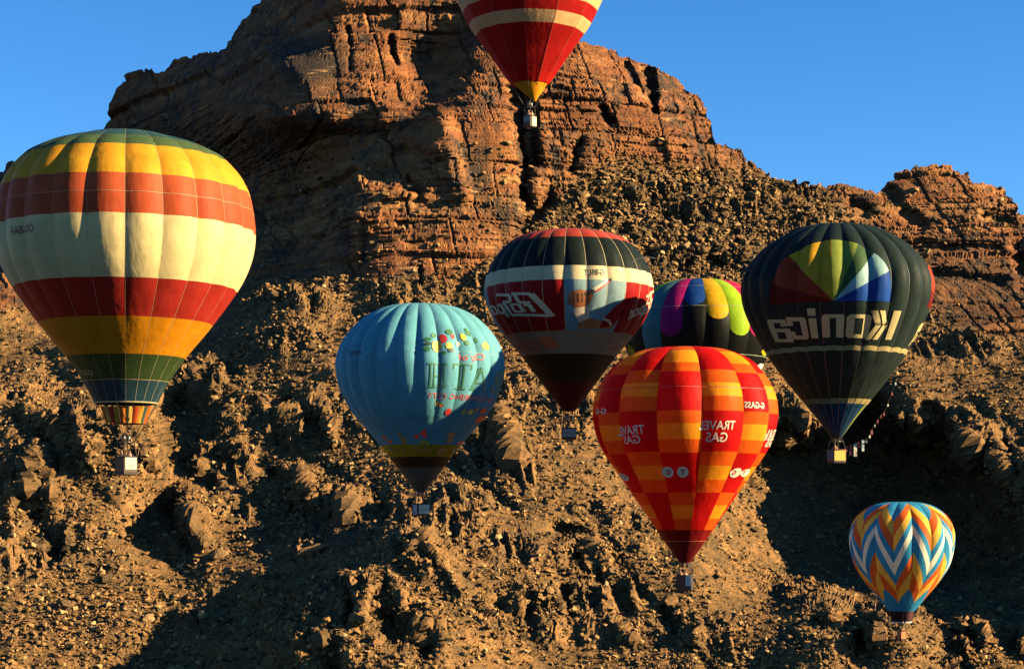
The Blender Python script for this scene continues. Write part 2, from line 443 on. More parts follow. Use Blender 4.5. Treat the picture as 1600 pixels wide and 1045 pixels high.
wob = 0.35 * vnoise(x / 2.5, y / 2.5, z / 2.5, 9)
flute = 1 - np.abs(vnoise(x / 2.4, y / 2.4, z / 14, 12)) * 2
flute_amt = sstep(0.0, 0.35, fbm(x / 28, y / 28, z / 14, 2, 33))
slab = np.exp(-((PXa - 490) / 75) ** 2 - ((PYa - 105) / 42) ** 2) + np.exp(-((PXa - 755) / 45) ** 2 - ((PYa - 240) / 75) ** 2)
rough = 1 - 0.9 * np.clip(slab, 0, 1)
# jointed beds: in every bed the rock is split by upright joints into blocks that stand in or out a little
lat = x + 0.4 * y + 0.5 * vnoise(x / 6, y / 6, z / 6, 81)
def jointed(zv, e, wlo, whi, seed, ledge, joint):
    kk = np.clip(np.searchsorted(e, zv), 1, len(e) - 1)
    ki = kk.astype(np.int64)
    wk = wlo + (whi - wlo) * h01(ki, ki * 0, ki * 0, seed)
    u = lat / wk + 7.3 * h01(ki, ki * 0 + 1, ki * 0, seed)
    ce = np.floor(u).astype(np.int64); fr = (u - ce) * wk
    off = h01(ce, ki, ki * 0 + 2, seed) - .5
    bed = h01(ki, ki * 0 + 3, ki * 0, seed) - .5
    dj = np.minimum(fr, wk - fr)
    dl = np.minimum(zv - e[kk - 1], e[kk] - zv)
    return off, bed, sstep(joint, 0, dj), sstep(ledge, 0, dl)
e_big = np.cumsum(rs.uniform(6, 15, 40)) - 70
e_fine = np.cumsum(rs.uniform(.8, 2.6, 240)) - 70
o1, bd1, j1, l1 = jointed(zw, e_big, 7, 22, 101, .45, .5)
o2, bd2, j2, l2 = jointed(zw + .3 * vnoise(x / 5, y / 5, z / 5, 82), e_fine, 1.6, 7.0, 102, .28, .22)
bedz = sstep(-.2, .25, fbm(x / 45, y / 45, z / 16, 2, 31))      # thinly bedded belts between massive walls
bq, _, _ = facets(x / 2.3 + wob, y / 2.3, zw / 1.5, 4, .7)
d_cliff = (1.7 * o1 + 1.8 * bd1 - 1.1 * j1 - 0.7 * l1
           + (0.35 + 0.9 * bedz) * (0.75 * o2 + 1.15 * bd2 - 0.4 * j2 - 0.4 * l2) + 0.45 * bq
           + 0.35 * strata * bed_amt + 0.22 * flute * flute_amt + 0.4 * mid + 0.10 * fine) * rough + 1.2 * big

# crags standing out of the scree, broken into tilted blocks
b3, c3_, hid = facets(x / 3.6 + wob, y / 3.6, z / 4.2, 14, .7)
b4, c4_, rid = facets(x / 1.7 + wob, y / 1.7, z / 1.6, 15, .6)
b5, c5_, _ = facets(x / 7.5 + wob, y / 7.5, z / 8.5, 16, .7)
crag_mask = 0.55 * sstep(0.10, 0.34, fbm(x / 19, y / 19, z / 15, 3, 70))
for u_, v_, a_, b_ in ((130, 685, 105, 55), (55, 745, 55, 60), (60, 850, 75, 45), (285, 822, 38, 48), (235, 690, 40, 60), (460, 660, 75, 45), (465, 768, 55, 40), (550, 795, 45, 35), (762, 678, 48, 62), (800, 720, 40, 50),
                       (585, 945, 60, 55), (655, 985, 50, 40), (500, 1020, 70, 30), (650, 860, 40, 40), (905, 865, 50, 38), (940, 925, 60, 30), (820, 960, 60, 50), (1215, 655, 75, 45), (1410, 675, 55, 35), (1520, 690, 70, 55), (1585, 760, 40, 60),
                       (1345, 985, 55, 32), (1520, 985, 42, 36), (1590, 1005, 30, 28), (1100, 1000, 60, 35), (720, 800, 50, 40), (330, 600, 60, 35), (900, 640, 50, 40), (340, 720, 60, 40),
                       (1010, 300, 70, 22), (960, 370, 60, 22), (1110, 330, 80, 22), (1200, 300, 70, 18), (1080, 405, 90, 22), (1260, 350, 60, 25), (900, 330, 40, 30), (470, 470, 60, 22), (620, 480, 60, 20), (1500, 540, 70, 25)):
    crag_mask = np.maximum(crag_mask, np.exp(-(((PXa - u_) / a_) ** 2 + ((PYa - v_) / b_) ** 2) ** 1.5))
gully = fbm(x / 9, y / 30, z / 30, 3, 71)
rib = 1 - 2 * np.abs(vnoise(x / 2.4 + .4 * mid + z / 14, y / 14, z / 8, 18))
d_scree = 1.3 * big + 0.75 * mid + 0.8 * gully + (0.30 + 0.45 * sstep(500, 420, PYa)) * b4 + 0.12 * fine + crag_mask * (0.6 + 1.9 * rib + 1.3 * b3 - 0.6 * sstep(.15, 0, c3_) + 1.3 * b5 + 0.4 * b4)
disp = cliff * d_cliff + (1 - cliff) * d_scree
# keep the broad swell out of the crest lines that carry the big shadows
N0[:, :, 2] *= 1 - .45 * cliff          # beds stand straight out of a cliff
X = X + N0[:, :, 0] * disp
Y = Y + N0[:, :, 1] * disp
Z = Z + N0[:, :, 2] * disp

idx = np.arange(NRT * NC).reshape(NRT, NC)
quads = np.stack([idx[:-1, :-1], idx[:-1, 1:], idx[1:, 1:], idx[1:, :-1]], 2).reshape(-1, 4)
TV = np.stack([X, Y, Z], 2)
me = mesh_np('mountain', TV.reshape(-1, 3), quads, smooth=False)
at = me.attributes.new('cliff', 'FLOAT', 'POINT')
at.data.foreach_set('value', cliff.astype(np.float32).ravel())
at = me.attributes.new('bed', 'FLOAT', 'POINT')
at.data.foreach_set('value', (h01(np.clip(k, 0, 169).astype(np.int64), 0 * k, 0 * k, 8)).astype(np.float32).ravel())
at = me.attributes.new('block', 'FLOAT', 'POINT')
at.data.foreach_set('value', (cliff * (o2 + .5) + (1 - cliff) * (.6 * rid + .4 * hid)).astype(np.float32).ravel())
at = me.attributes.new('slab', 'FLOAT', 'POINT')
at.data.foreach_set('value', np.clip(np.exp(-((PXa - 485) / 75) ** 2 - ((PYa - 100) / 45) ** 2) * 1.3, 0, 1).astype(np.float32).ravel())

at = me.attributes.new('patina_shade', 'FLOAT', 'POINT')
pat_shade = np.exp(-(((PXa - 1080) / 250) ** 2 + ((PYa - 350) / 110) ** 2)) * .8 + np.exp(-(((PXa - 1500) / 140) ** 2 + ((PYa - 470) / 90) ** 2)) * .6 + np.exp(-(((PXa - 400) / 130) ** 2 + ((PYa - 560) / 60) ** 2)) * .5 + np.exp(-(((PXa - 480) / 90) ** 2 + ((PYa - 820) / 40) ** 2)) * .7 + np.exp(-(((PXa - 770) / 60) ** 2 + ((PYa - 770) / 50) ** 2)) * .6 + np.exp(-(((PXa - 250) / 170) ** 2 + ((PYa - 230) / 120) ** 2)) * .6  # varnish patches; the last one paints shade onto the upper-left face
at.data.foreach_set('value', np.clip(pat_shade * (0.7 + .9 * fbm(x / 12, y / 12, z / 12, 3, 95)), 0, .85).astype(np.float32).ravel())

def rock_mat(name, terrain=True):
    m, n, l = new_mat(name)
    out = n.new('ShaderNodeOutputMaterial'); bs = n.new('ShaderNodeBsdfPrincipled')
    bs.inputs['Roughness'].default_value = 0.85
    bs.inputs['Specular IOR Level'].default_value = 0.04
    geo = n.new('ShaderNodeNewGeometry')
    pos = geo.outputs['Position']
    def noise(scale, det=4.0, vec=None, rough=.55):
        t = n.new('ShaderNodeTexNoise'); t.inputs['Scale'].default_value = scale; t.inputs['Detail'].default_value = det; t.inputs['Roughness'].default_value = rough
        l.new(vec if vec is not None else pos, t.inputs['Vector']); return t.outputs['Fac']
    def attr(nm):
        a = n.new('ShaderNodeAttribute'); a.attribute_name = nm; return a.outputs['Fac']
    mp = n.new('ShaderNodeMapping'); mp.inputs['Scale'].default_value = (1, 1, 0.12); l.new(pos, mp.inputs['Vector'])
    mb = n.new('ShaderNodeMapping'); mb.inputs['Scale'].default_value = (0.15, 0.15, 1.0); l.new(pos, mb.inputs['Vector'])
    # sandstone colours of the beds, and brown granite of the scree
    bedc = ramp(n, [(0.0, CL[0]), (0.3, CL[1]), (0.55, CL[2]), (0.8, CL[3]), (1.0, CL[4])])
    PL = SCR if terrain else STN
    scrc = ramp(n, [(0.0, PL[0]), (0.35, PL[1]), (0.7, PL[2]), (1.0, PL[3])])
    if terrain:
        mth = n.new('ShaderNodeMath'); mth.operation = 'MULTIPLY_ADD'; mth.inputs[1].default_value = 0.55
        l.new(attr('bed'), mth.inputs[0])
        m2 = n.new('ShaderNodeMath'); m2.operation = 'MULTIPLY_ADD'; m2.inputs[1].default_value = 1.1; m2.inputs[2].default_value = -0.33
        l.new(noise(0.5, 5, mb.outputs[0]), m2.inputs[0]); l.new(m2.outputs[0], mth.inputs[2])
        l.new(mth.outputs[0], bedc.inputs[0])
        m3 = n.new('ShaderNodeMath'); m3.operation = 'MULTIPLY_ADD'; m3.inputs[1].default_value = 0.5
        l.new(attr('block'), m3.inputs[0])
        m4 = n.new('ShaderNodeMath'); m4.operation = 'MULTIPLY_ADD'; m4.inputs[1].default_value = 1.5; m4.inputs[2].default_value = -0.5
        l.new(noise(0.11, 7, None, .65), m4.inputs[0]); l.new(m4.outputs[0], m3.inputs[2])
        l.new(m3.outputs[0], scrc.inputs[0])
        # dark desert varnish: runs down cliffs, mottles scree
        v1 = ramp(n, [(0.42, (0, 0, 0)), (0.58, (1, 1, 1))]); l.new(noise(0.33, 6, mp.outputs[0], .62), v1.inputs[0])
        v2 = ramp(n, [(0.38, (0, 0, 0)), (0.56, (1, 1, 1))]); l.new(noise(0.07, 4), v2.inputs[0])
        vm = n.new('ShaderNodeMath'); vm.operation = 'MULTIPLY'; l.new(v1.outputs[0], vm.inputs[0]); l.new(v2.outputs[0], vm.inputs[1])
        vmx = n.new('ShaderNodeMath'); vmx.operation = 'MAXIMUM'; l.new(vm.outputs[0], vmx.inputs[0]); l.new(attr('slab'), vmx.inputs[1])
        vf = n.new('ShaderNodeMath'); vf.operation = 'MULTIPLY'; vf.inputs[1].default_value = 0.95; l.new(vmx.outputs[0], vf.inputs[0])
        cliffc = mixrgb(n, l, vf.outputs[0], bedc.outputs[0], VARN)
        pale = ramp(n, [(0.62, (0, 0, 0)), (0.72, (1, 1, 1))]); l.new(noise(0.9, 3, mb.outputs[0]), pale.inputs[0])
        cliffc = mixrgb(n, l, pale.outputs[0], cliffc, PALE)
        s1 = ramp(n, [(0.47, (0, 0, 0)), (0.62, (1, 1, 1))]); l.new(noise(0.85, 5, None, .7), s1.inputs[0])
        sm = n.new('ShaderNodeMath'); sm.operation = 'MULTIPLY'; sm.inputs[1].default_value = .7; l.new(s1.outputs[0], sm.inputs[0])
        scree = mixrgb(n, l, sm.outputs[0], scrc.outputs[0], VARN2)
        base = mixrgb(n, l, attr('cliff'), scree, cliffc)
        base = mixrgb(n, l, attr('patina_shade'), base, VARN2)
    else:
        a = n.new('ShaderNodeAttribute'); a.attribute_name = 'tone'
        oi = n.new('ShaderNodeObjectInfo')
        if name == 'boulder_rock': l.new(oi.outputs['Random'], scrc.inputs[0])
        else: l.new(a.outputs['Fac'], scrc.inputs[0])
        s1 = ramp(n, [(0.50, (0, 0, 0)), (0.66, (1, 1, 1))]); l.new(noise(0.9, 5, None, .7), s1.inputs[0])
        sm = n.new('ShaderNodeMath'); sm.operation = 'MULTIPLY'; sm.inputs[1].default_value = .6; l.new(s1.outputs[0], sm.inputs[0])
        base = mixrgb(n, l, sm.outputs[0], scrc.outputs[0], VARN2)
    gr = ramp(n, [(0.25, (.72, .72, .72)), (0.75, (1.22, 1.22, 1.22))]); l.new(noise(3.2, 3), gr.inputs[0])
    base = mixrgb(n, l, 1.0, base, gr.outputs[0], 'MULTIPLY')
    l.new(base, bs.inputs['Base Color'])
    bp = n.new('ShaderNodeBump'); bp.inputs['Strength'].default_value = 0.7; bp.inputs['Distance'].default_value = 0.35
    hgt = noise(2.2, 6, None, .65)
    if terrain:
        ml = n.new('ShaderNodeMapping'); ml.inputs['Scale'].default_value = (.10, .10, 1.6); l.new(pos, ml.inputs['Vector'])
        mv = n.new('ShaderNodeMapping'); mv.inputs['Scale'].default_value = (1.3, 1.3, .12); l.new(pos, mv.inputs['Vector'])
        bedn, vern = noise(1.0, 4, ml.outputs[0], .7), noise(1.0, 4, mv.outputs[0], .65)
        s_ = n.new('ShaderNodeMath'); s_.operation = 'ADD'; l.new(bedn, s_.inputs[0]); l.new(vern, s_.inputs[1])
        s2 = n.new('ShaderNodeMath'); s2.operation = 'MULTIPLY'; l.new(s_.outputs[0], s2.inputs[0]); l.new(attr('cliff'), s2.inputs[1])
        s3 = n.new('ShaderNodeMath'); s3.operation = 'ADD'; l.new(s2.outputs[0], s3.inputs[0]); l.new(hgt, s3.inputs[1]); hgt = s3.outputs[0]
    l.new(hgt, bp.inputs['Height']); l.new(bp.outputs[0], bs.inputs['Normal'])
    l.new(bs.outputs[0], out.inputs['Surface'])
    return m
CL = [(0.090, 0.036, 0.018), (0.150, 0.058, 0.025), (0.200, 0.078, 0.031), (0.23, 0.102, 0.039), (0.28, 0.150, 0.060)]
SCR = [(0.050, 0.036, 0.022), (0.110, 0.064, 0.028), (0.185, 0.096, 0.038), (0.26, 0.143, 0.057)]  # ground between stones, darkened to stand for the shadows there
STN = [(0.05, 0.038, 0.024), (0.14, 0.082, 0.036), (0.228, 0.124, 0.050), (0.35, 0.218, 0.097)]
VARN, VARN2, PALE = (0.038, 0.031, 0.025), (0.040, 0.033, 0.023), (0.28, 0.155, 0.068)
M_ROCK = rock_mat('mountain_rock')
M_STONE = rock_mat('scree_stone', False)
M_BOULD = rock_mat('boulder_rock', False)
mountain = link('mountain', me, None, M_ROCK)
tag(mountain, 'red brown sandstone mountain with dark gullies and scree slopes', kind='structure')

# desert floor out to the horizon
bm = bmesh.new()
for vv in ((-6000, -3000, -45), (6000, -3000, -45), (6000, 9000, -45), (-6000, 9000, -45)): bm.verts.new(vv)
bm.faces.new(bm.verts)
bmesh.ops.subdivide_edges(bm, edges=bm.edges[:], cuts=20, use_grid_fill=True)
m, n, l = new_mat('desert_sand')
out = n.new('ShaderNodeOutputMaterial'); bs = n.new('ShaderNodeBsdfPrincipled'); bs.inputs['Roughness'].default_value = .9
nz = n.new('ShaderNodeTexNoise'); nz.inputs['Scale'].default_value = .05; nz.inputs['Detail'].default_value = 8
gg = n.new('ShaderNodeNewGeometry'); l.new(gg.outputs['Position'], nz.inputs['Vector'])
rp = ramp(n, [(.3, (.24, .125, .055)), (.7, (.34, .19, .085))]); l.new(nz.outputs[0], rp.inputs[0]); l.new(rp.outputs[0], bs.inputs['Base Color']); l.new(bs.outputs[0], out.inputs[0])
tag(link('desert_floor', mesh_bm('desert_floor', bm), None, m), 'sandy desert floor at the foot of the mountain', kind='structure')

# ------------------------------------------------------------------ loose rock
def hull_rock(seed, npts, flat=1.0):
    rr = random.Random(seed)
    bm = bmesh.new()
    for _ in range(npts):
        v = Vector((rr.gauss(0, 1), rr.gauss(0, 1), rr.gauss(0, 1))).normalized() * rr.uniform(.75, 1.05)
        bm.verts.new((v.x, v.y * rr.uniform(.8, 1), v.z * flat))
    r = bmesh.ops.convex_hull(bm, input=bm.verts[:])
    bmesh.ops.delete(bm, geom=[e for e in r['geom_interior'] if isinstance(e, bmesh.types.BMVert)], context='VERTS')
    bmesh.ops.triangulate(bm, faces=bm.faces[:])
    bmesh.ops.recalc_face_normals(bm, faces=bm.faces[:])
    return bm
protos = []
for s in range(10):
    b = hull_rock(s, 11, 0.75)
    b.verts.ensure_lookup_table()
    protos.append((np.array([v.co[:] for v in b.verts]), np.array([[v.index for v in f.verts] for f in b.faces])))
    b.free()
NT = grid_normals(X, Y, Z)
sp_w = ((1 - cliff) * 1.0 + 0.05)[:NR]
sp_w = sp_w * (PYa[:NR] < 1090) * (PXa[:NR] > -60) * (PXa[:NR] < 1660) * (PYa[:NR] > 220)
cellw = (skyl[None, :] * -1 + 1250)
sp_w = sp_w * (1 + .6 * (PYa[:NR] < 440)) * (0.6 + 1.0 * sstep(-.25, .35, fbm(x[:NR] / 14, y[:NR] / 14, z[:NR] / 14, 2, 90)))
NST = 96000
cdf = np.cumsum((sp_w * cellw / cellw.mean()).ravel()); cdf /= cdf[-1]
pick = np.searchsorted(cdf, rng.random(NST))
size = (0.17 + 0.75 * rng.random(NST) ** 5.0) * (1 + .5 * (PYa[:NR].ravel()[pick] < 440))
P = TV[:NR].reshape(-1, 3)[pick]; NN = NT[:NR].reshape(-1, 3)[pick]
P = P + rng.normal(0, .15, P.shape)
allV, allF, allT = [], [], []
off = 0
for pi, (pv, pf) in enumerate(protos):
    sel = np.where(np.arange(NST) % len(protos) == pi)[0]
    nS = len(sel)
    a = rng.uniform(0, 2 * np.pi, (nS, 3))
    ca, sa = np.cos(a), np.sin(a)
    Rz = np.zeros((nS, 3, 3)); Rz[:, 0, 0] = ca[:, 0]; Rz[:, 0, 1] = -sa[:, 0]; Rz[:, 1, 0] = sa[:, 0]; Rz[:, 1, 1] = ca[:, 0]; Rz[:, 2, 2] = 1
    tx = 0.6 * (a[:, 1] / np.pi - 1); cx_, sx_ = np.cos(tx), np.sin(tx)
    Rx = np.zeros((nS, 3, 3)); Rx[:, 0, 0] = 1; Rx[:, 1, 1] = cx_; Rx[:, 1, 2] = -sx_; Rx[:, 2, 1] = sx_; Rx[:, 2, 2] = cx_
    M3 = Rx @ Rz
    sc3 = size[sel][:, None] * rng.uniform(.7, 1.25, (nS, 3))
    V = np.einsum('nij,nkj->nki', M3, pv[None] * sc3[:, None, :]) + (P[sel] + NN[sel] * size[sel][:, None] * .25)[:, None, :]
    allV.append(V.reshape(-1, 3))
    allF.append((pf[None] + (off + np.arange(nS) * len(pv))[:, None, None]).reshape(-1, 3))
    allT.append(np.repeat(np.clip(rng.normal(.52, .27, nS), 0, 1), len(pv)))
    off += nS * len(pv)
sm_ = mesh_np('scree_stones', np.concatenate(allV), np.concatenate(allF), smooth=False, nper=3)
at = sm_.attributes.new('tone', 'FLOAT', 'POINT'); at.data.foreach_set('value', np.concatenate(allT).astype(np.float32))
tag(link('scree_stones', sm_, None, M_STONE), 'loose stones covering the scree slopes', kind='stuff')

def ground_at(px, py):
    """rock surface point that shows at this place of the photograph"""
    Q = TV[:NR].reshape(-1, 3)
    u = Q[:, 0] / Q[:, 1] * F + CX; v = HY - Q[:, 2] / Q[:, 1] * F
    d = (u - px) ** 2 + (v - py) ** 2
    near = np.where(d < 9)[0]
    if len(near) == 0: near = np.array([np.argmin(d)])
    i = near[np.argmin(Q[near, 1])]
    return Vector(Q[i]), Vector(NT[:NR].reshape(-1, 3)[i])

def boulder_mesh(seed, flat=.8, cuts=1):
    bm = hull_rock(seed + 100, 16, flat)
    bmesh.ops.subdivide_edges(bm, edges=bm.edges[:], cuts=cuts, use_grid_fill=True)
    rr = random.Random(seed)
    for v in bm.verts:
        v.co *= 1 + rr.uniform(-.07, .07)
    me = mesh_bm('boulder', bm)
    me.materials.append(M_BOULD)
    return me
bould = [boulder_mesh(s, .65 + .25 * (s % 3) / 2) for s in range(9)]
BG = 'boulders strewn over the scree'
cand = np.searchsorted(cdf, rng.random(1500))
Q = TV[:NR].reshape(-1, 3)
placed = []
for c_ in cand:
    p = Q[c_]
    u = p[0] / p[1] * F + CX; v = HY - p[2] / p[1] * F
    if not (0 < u < 1600 and 250 < v < 1040): continue
    if any((u - a) ** 2 + (v - b) ** 2 < 26 ** 2 for a, b in placed): continue
    placed.append((u, v))
    if len(placed) > 255: break
AREAS = [(150, 700, 'brown boulder among the crags around the basket of the largest striped balloon', 'by the crags at the left'),
         (120, 920, 'brown boulder on the stony slope in the lower left corner', 'in the lower left corner'),
         (380, 560, 'brown boulder on the slope between the largest striped balloon and the pale blue one', 'between the two left balloons'),
         (420, 760, 'brown boulder on the scree left of the pale blue balloon basket', 'left of the pale blue balloon basket'),
         (520, 940, 'brown boulder on the ridge above the long black shadow at the bottom', 'on the ridge at the bottom'),
         (680, 880, 'brown boulder on the scree below the pale blue balloon basket', 'below the pale blue balloon'),
         (830, 720, 'brown boulder on the slope between the pale blue and the chequered balloon', 'between the pale blue and chequered balloons'),
         (850, 930, 'brown boulder on the scree at the bottom left of the chequered balloon basket', 'at the bottom centre'),
         (1150, 980, 'brown boulder on the lit scree below the chequered balloon basket', 'below the chequered balloon'),
         (1420, 1000, 'brown boulder on the low ridge under the zigzag balloon', 'under the zigzag balloon'),
         (1300, 820, 'dark boulder lying in the shaded basin left of the zigzag balloon', 'in the shaded basin'),
         (1500, 620, 'brown boulder on the slope right of the black rainbow fan balloon', 'right of the rainbow fan balloon'),
         (1100, 370, 'brown boulder on the high slope above the tongue patterned balloon', 'on the high slope in the middle'),
         (1330, 320, 'brown boulder near the skyline above the black rainbow fan balloon', 'near the skyline at the right'),
         (650, 470, 'brown boulder at the foot of the red cliff above the pale blue balloon', 'at the foot of the red cliff')]
for i, (u, v) in enumerate(placed):
    p, nn = ground_at(u, v)
    s = random.choice([.5, .55, .6, .65, .7, .8, 1.0, 1.25])
    o = link('boulder', bould[i % len(bould)])
    o.location = p + nn * s * .25
    o.rotation_euler = (random.uniform(-.5, .5), random.uniform(-.5, .5), random.uniform(0, 6.28))
    o.scale = (s * random.uniform(.8, 1.3), s * random.uniform(.8, 1.2), s * random.uniform(.7, 1.1))
    area = min(AREAS, key=lambda q: math.hypot(q[0] - u, (q[1] - v) * 1.2))
    tag(o, area[2], 'boulder', 'boulders ' + area[3])
def big_boulder(u, v, sx, sy, sz, rot, label, seed, up=.25):
    p, nn = ground_at(u, v)
    o = link('boulder', boulder_mesh(seed, .9, 2))
    o.location = p + nn * min(sx, sz) * up
    o.rotation_euler = rot
    o.scale = (sx, sy, sz)
    tag(o, label, 'boulder', 'large boulders one can pick out')
big_boulder(337, 868, 3.0, 2.0, 1.6, (0.1, -0.35, 0.2), 'long rounded orange boulder lying at the foot of the tilted slab', 31)
big_boulder(308, 818, 2.4, 2.0, 5.2, (0.25, -0.35, 0.3), 'tall tilted pale orange slab with a black shadow on its left', 32, .1)
big_boulder(168, 903, 1.6, 1.5, 1.9, (0, 0.1, 0.5), 'upright grey boulder on the lower left scree slope', 33)
big_boulder(102, 945, 2.3, 1.6, 1.2, (0, 0.15, 0.4), 'squat ribbed orange boulder casting a pointed shadow on the lower left scree', 34)
big_boulder(230, 968, 1.5, 1.3, 1.6, (0, 0, 0.2), 'grey boulder just above the big shadow at lower left', 35)
big_boulder(490, 858, 3.4, 1.6, 1.2, (0, -0.3, 0.1), 'flat pale orange slab lying above the dark ridge shadow', 36)
big_boulder(1050, 938, 1.9, 1.5, 1.6, (0, 0.2, 0.3), 'grey boulder just left of the red and orange balloon basket', 37)
# ------------------------------------------------------------------ hot air balloons
FAB, FABK = {}, 0.58
def fabric(rgb, trans=0.11, name='balloon_fabric', k=1.0):
    key = (rgb, trans, k)
    if key in FAB: return FAB[key]
    c = tuple(v * FABK * k for v in lin(*rgb))
    m, n, l = new_mat(name)
    out = n.new('ShaderNodeOutputMaterial'); bs = n.new('ShaderNodeBsdfPrincipled'); tr = n.new('ShaderNodeBsdfTranslucent'); mx = n.new('ShaderNodeMixShader')
    tc = n.new('ShaderNodeNewGeometry')
    nz = n.new('ShaderNodeTexNoise'); nz.inputs['Scale'].default_value = 0.7; nz.inputs['Detail'].default_value = 6; nz.inputs['Roughness'].default_value = .6
    l.new(tc.outputs['Position'], nz.inputs['Vector'])
    rp = ramp(n, [(.3, tuple(v * .80 for v in c)), (.55, c), (.75, tuple(min(1, v * 1.08 + .004) for v in c))])
    l.new(nz.outputs[0], rp.inputs[0])
    l.new(rp.outputs[0], bs.inputs['Base Color']); l.new(rp.outputs[0], tr.inputs['Color'])
    bs.inputs['Roughness'].default_value = .55; bs.inputs['Specular IOR Level'].default_value = .06
    n2 = n.new('ShaderNodeTexNoise'); n2.inputs['Scale'].default_value = 1.3; n2.inputs['Detail'].default_value = 4
    mp = n.new('ShaderNodeMapping'); mp.inputs['Scale'].default_value = (1, 1, .35); l.new(tc.outputs['Position'], mp.inputs['Vector']); l.new(mp.outputs[0], n2.inputs['Vector'])
    bp = n.new('ShaderNodeBump'); bp.inputs['Strength'].default_value = .25; bp.inputs['Distance'].default_value = .25
    l.new(n2.outputs[0], bp.inputs['Height']); l.new(bp.outputs[0], bs.inputs['Normal']); l.new(bp.outputs[0], tr.inputs['Normal'])
    mx.inputs[0].default_value = trans if trans < .2 else trans * .5
    l.new(bs.outputs[0], mx.inputs[1]); l.new(tr.outputs[0], mx.inputs[2]); l.new(mx.outputs[0], out.inputs[0])
    FAB[key] = m
    return m

def plain(name, rgb, rough=.6, metal=0.0):
    m, n, l = new_mat(name)
    out = n.new('ShaderNodeOutputMaterial'); bs = n.new('ShaderNodeBsdfPrincipled')
    nz = n.new('ShaderNodeTexNoise'); nz.inputs['Scale'].default_value = 9; nz.inputs['Detail'].default_value = 5
    gg = n.new('ShaderNodeNewGeometry'); l.new(gg.outputs['Position'], nz.inputs['Vector'])
    c = tuple(v * FABK for v in lin(*rgb))
    rp = ramp(n, [(.3, tuple(v * .7 for v in c)), (.7, tuple(min(1, v * 1.15) for v in c))])
    l.new(nz.outputs[0], rp.inputs[0]); l.new(rp.outputs[0], bs.inputs['Base Color'])
    bs.inputs['Roughness'].default_value = rough; bs.inputs['Metallic'].default_value = metal
    l.new(bs.outputs[0], out.inputs[0])
    return m
def wicker(name, rgb):
    m, n, l = new_mat(name)
    out = n.new('ShaderNodeOutputMaterial'); bs = n.new('ShaderNodeBsdfPrincipled'); bs.inputs['Roughness'].default_value = .7
    w = n.new('ShaderNodeTexWave'); w.bands_direction = 'Z'; w.inputs['Scale'].default_value = 9; w.inputs['Distortion'].default_value = 2.5; w.inputs['Detail'].default_value = 3
    tcx = n.new('ShaderNodeTexCoord'); l.new(tcx.outputs['Object'], w.inputs['Vector'])
    c = lin(*rgb)
    rp = ramp(n, [(.2, tuple(v * .45 for v in c)), (.8, c)]); l.new(w.outputs['Fac'], rp.inputs[0]); l.new(rp.outputs[0], bs.inputs['Base Color'])
    bp = n.new('ShaderNodeBump'); bp.inputs['Strength'].default_value = .6; bp.inputs['Distance'].default_value = .02; l.new(w.outputs['Fac'], bp.inputs['Height']); l.new(bp.outputs[0], bs.inputs['Normal'])
    l.new(bs.outputs[0], out.inputs[0]); return m
M_TAPE = plain('webbing_tape', (190, 172, 128))
M_TAPED = plain('dark_tape', (30, 34, 36))
M_STEEL = plain('burner_steel', (120, 118, 112), .35, .8)
M_ROPE = plain('rope', (45, 40, 34))
M_ROPEL = plain('pale_rope', (140, 128, 100))
M_BAN = plain('banner_cloth', (222, 218, 205), .7)
M_LEATH = plain('suede_padding', (38, 30, 26), .8)

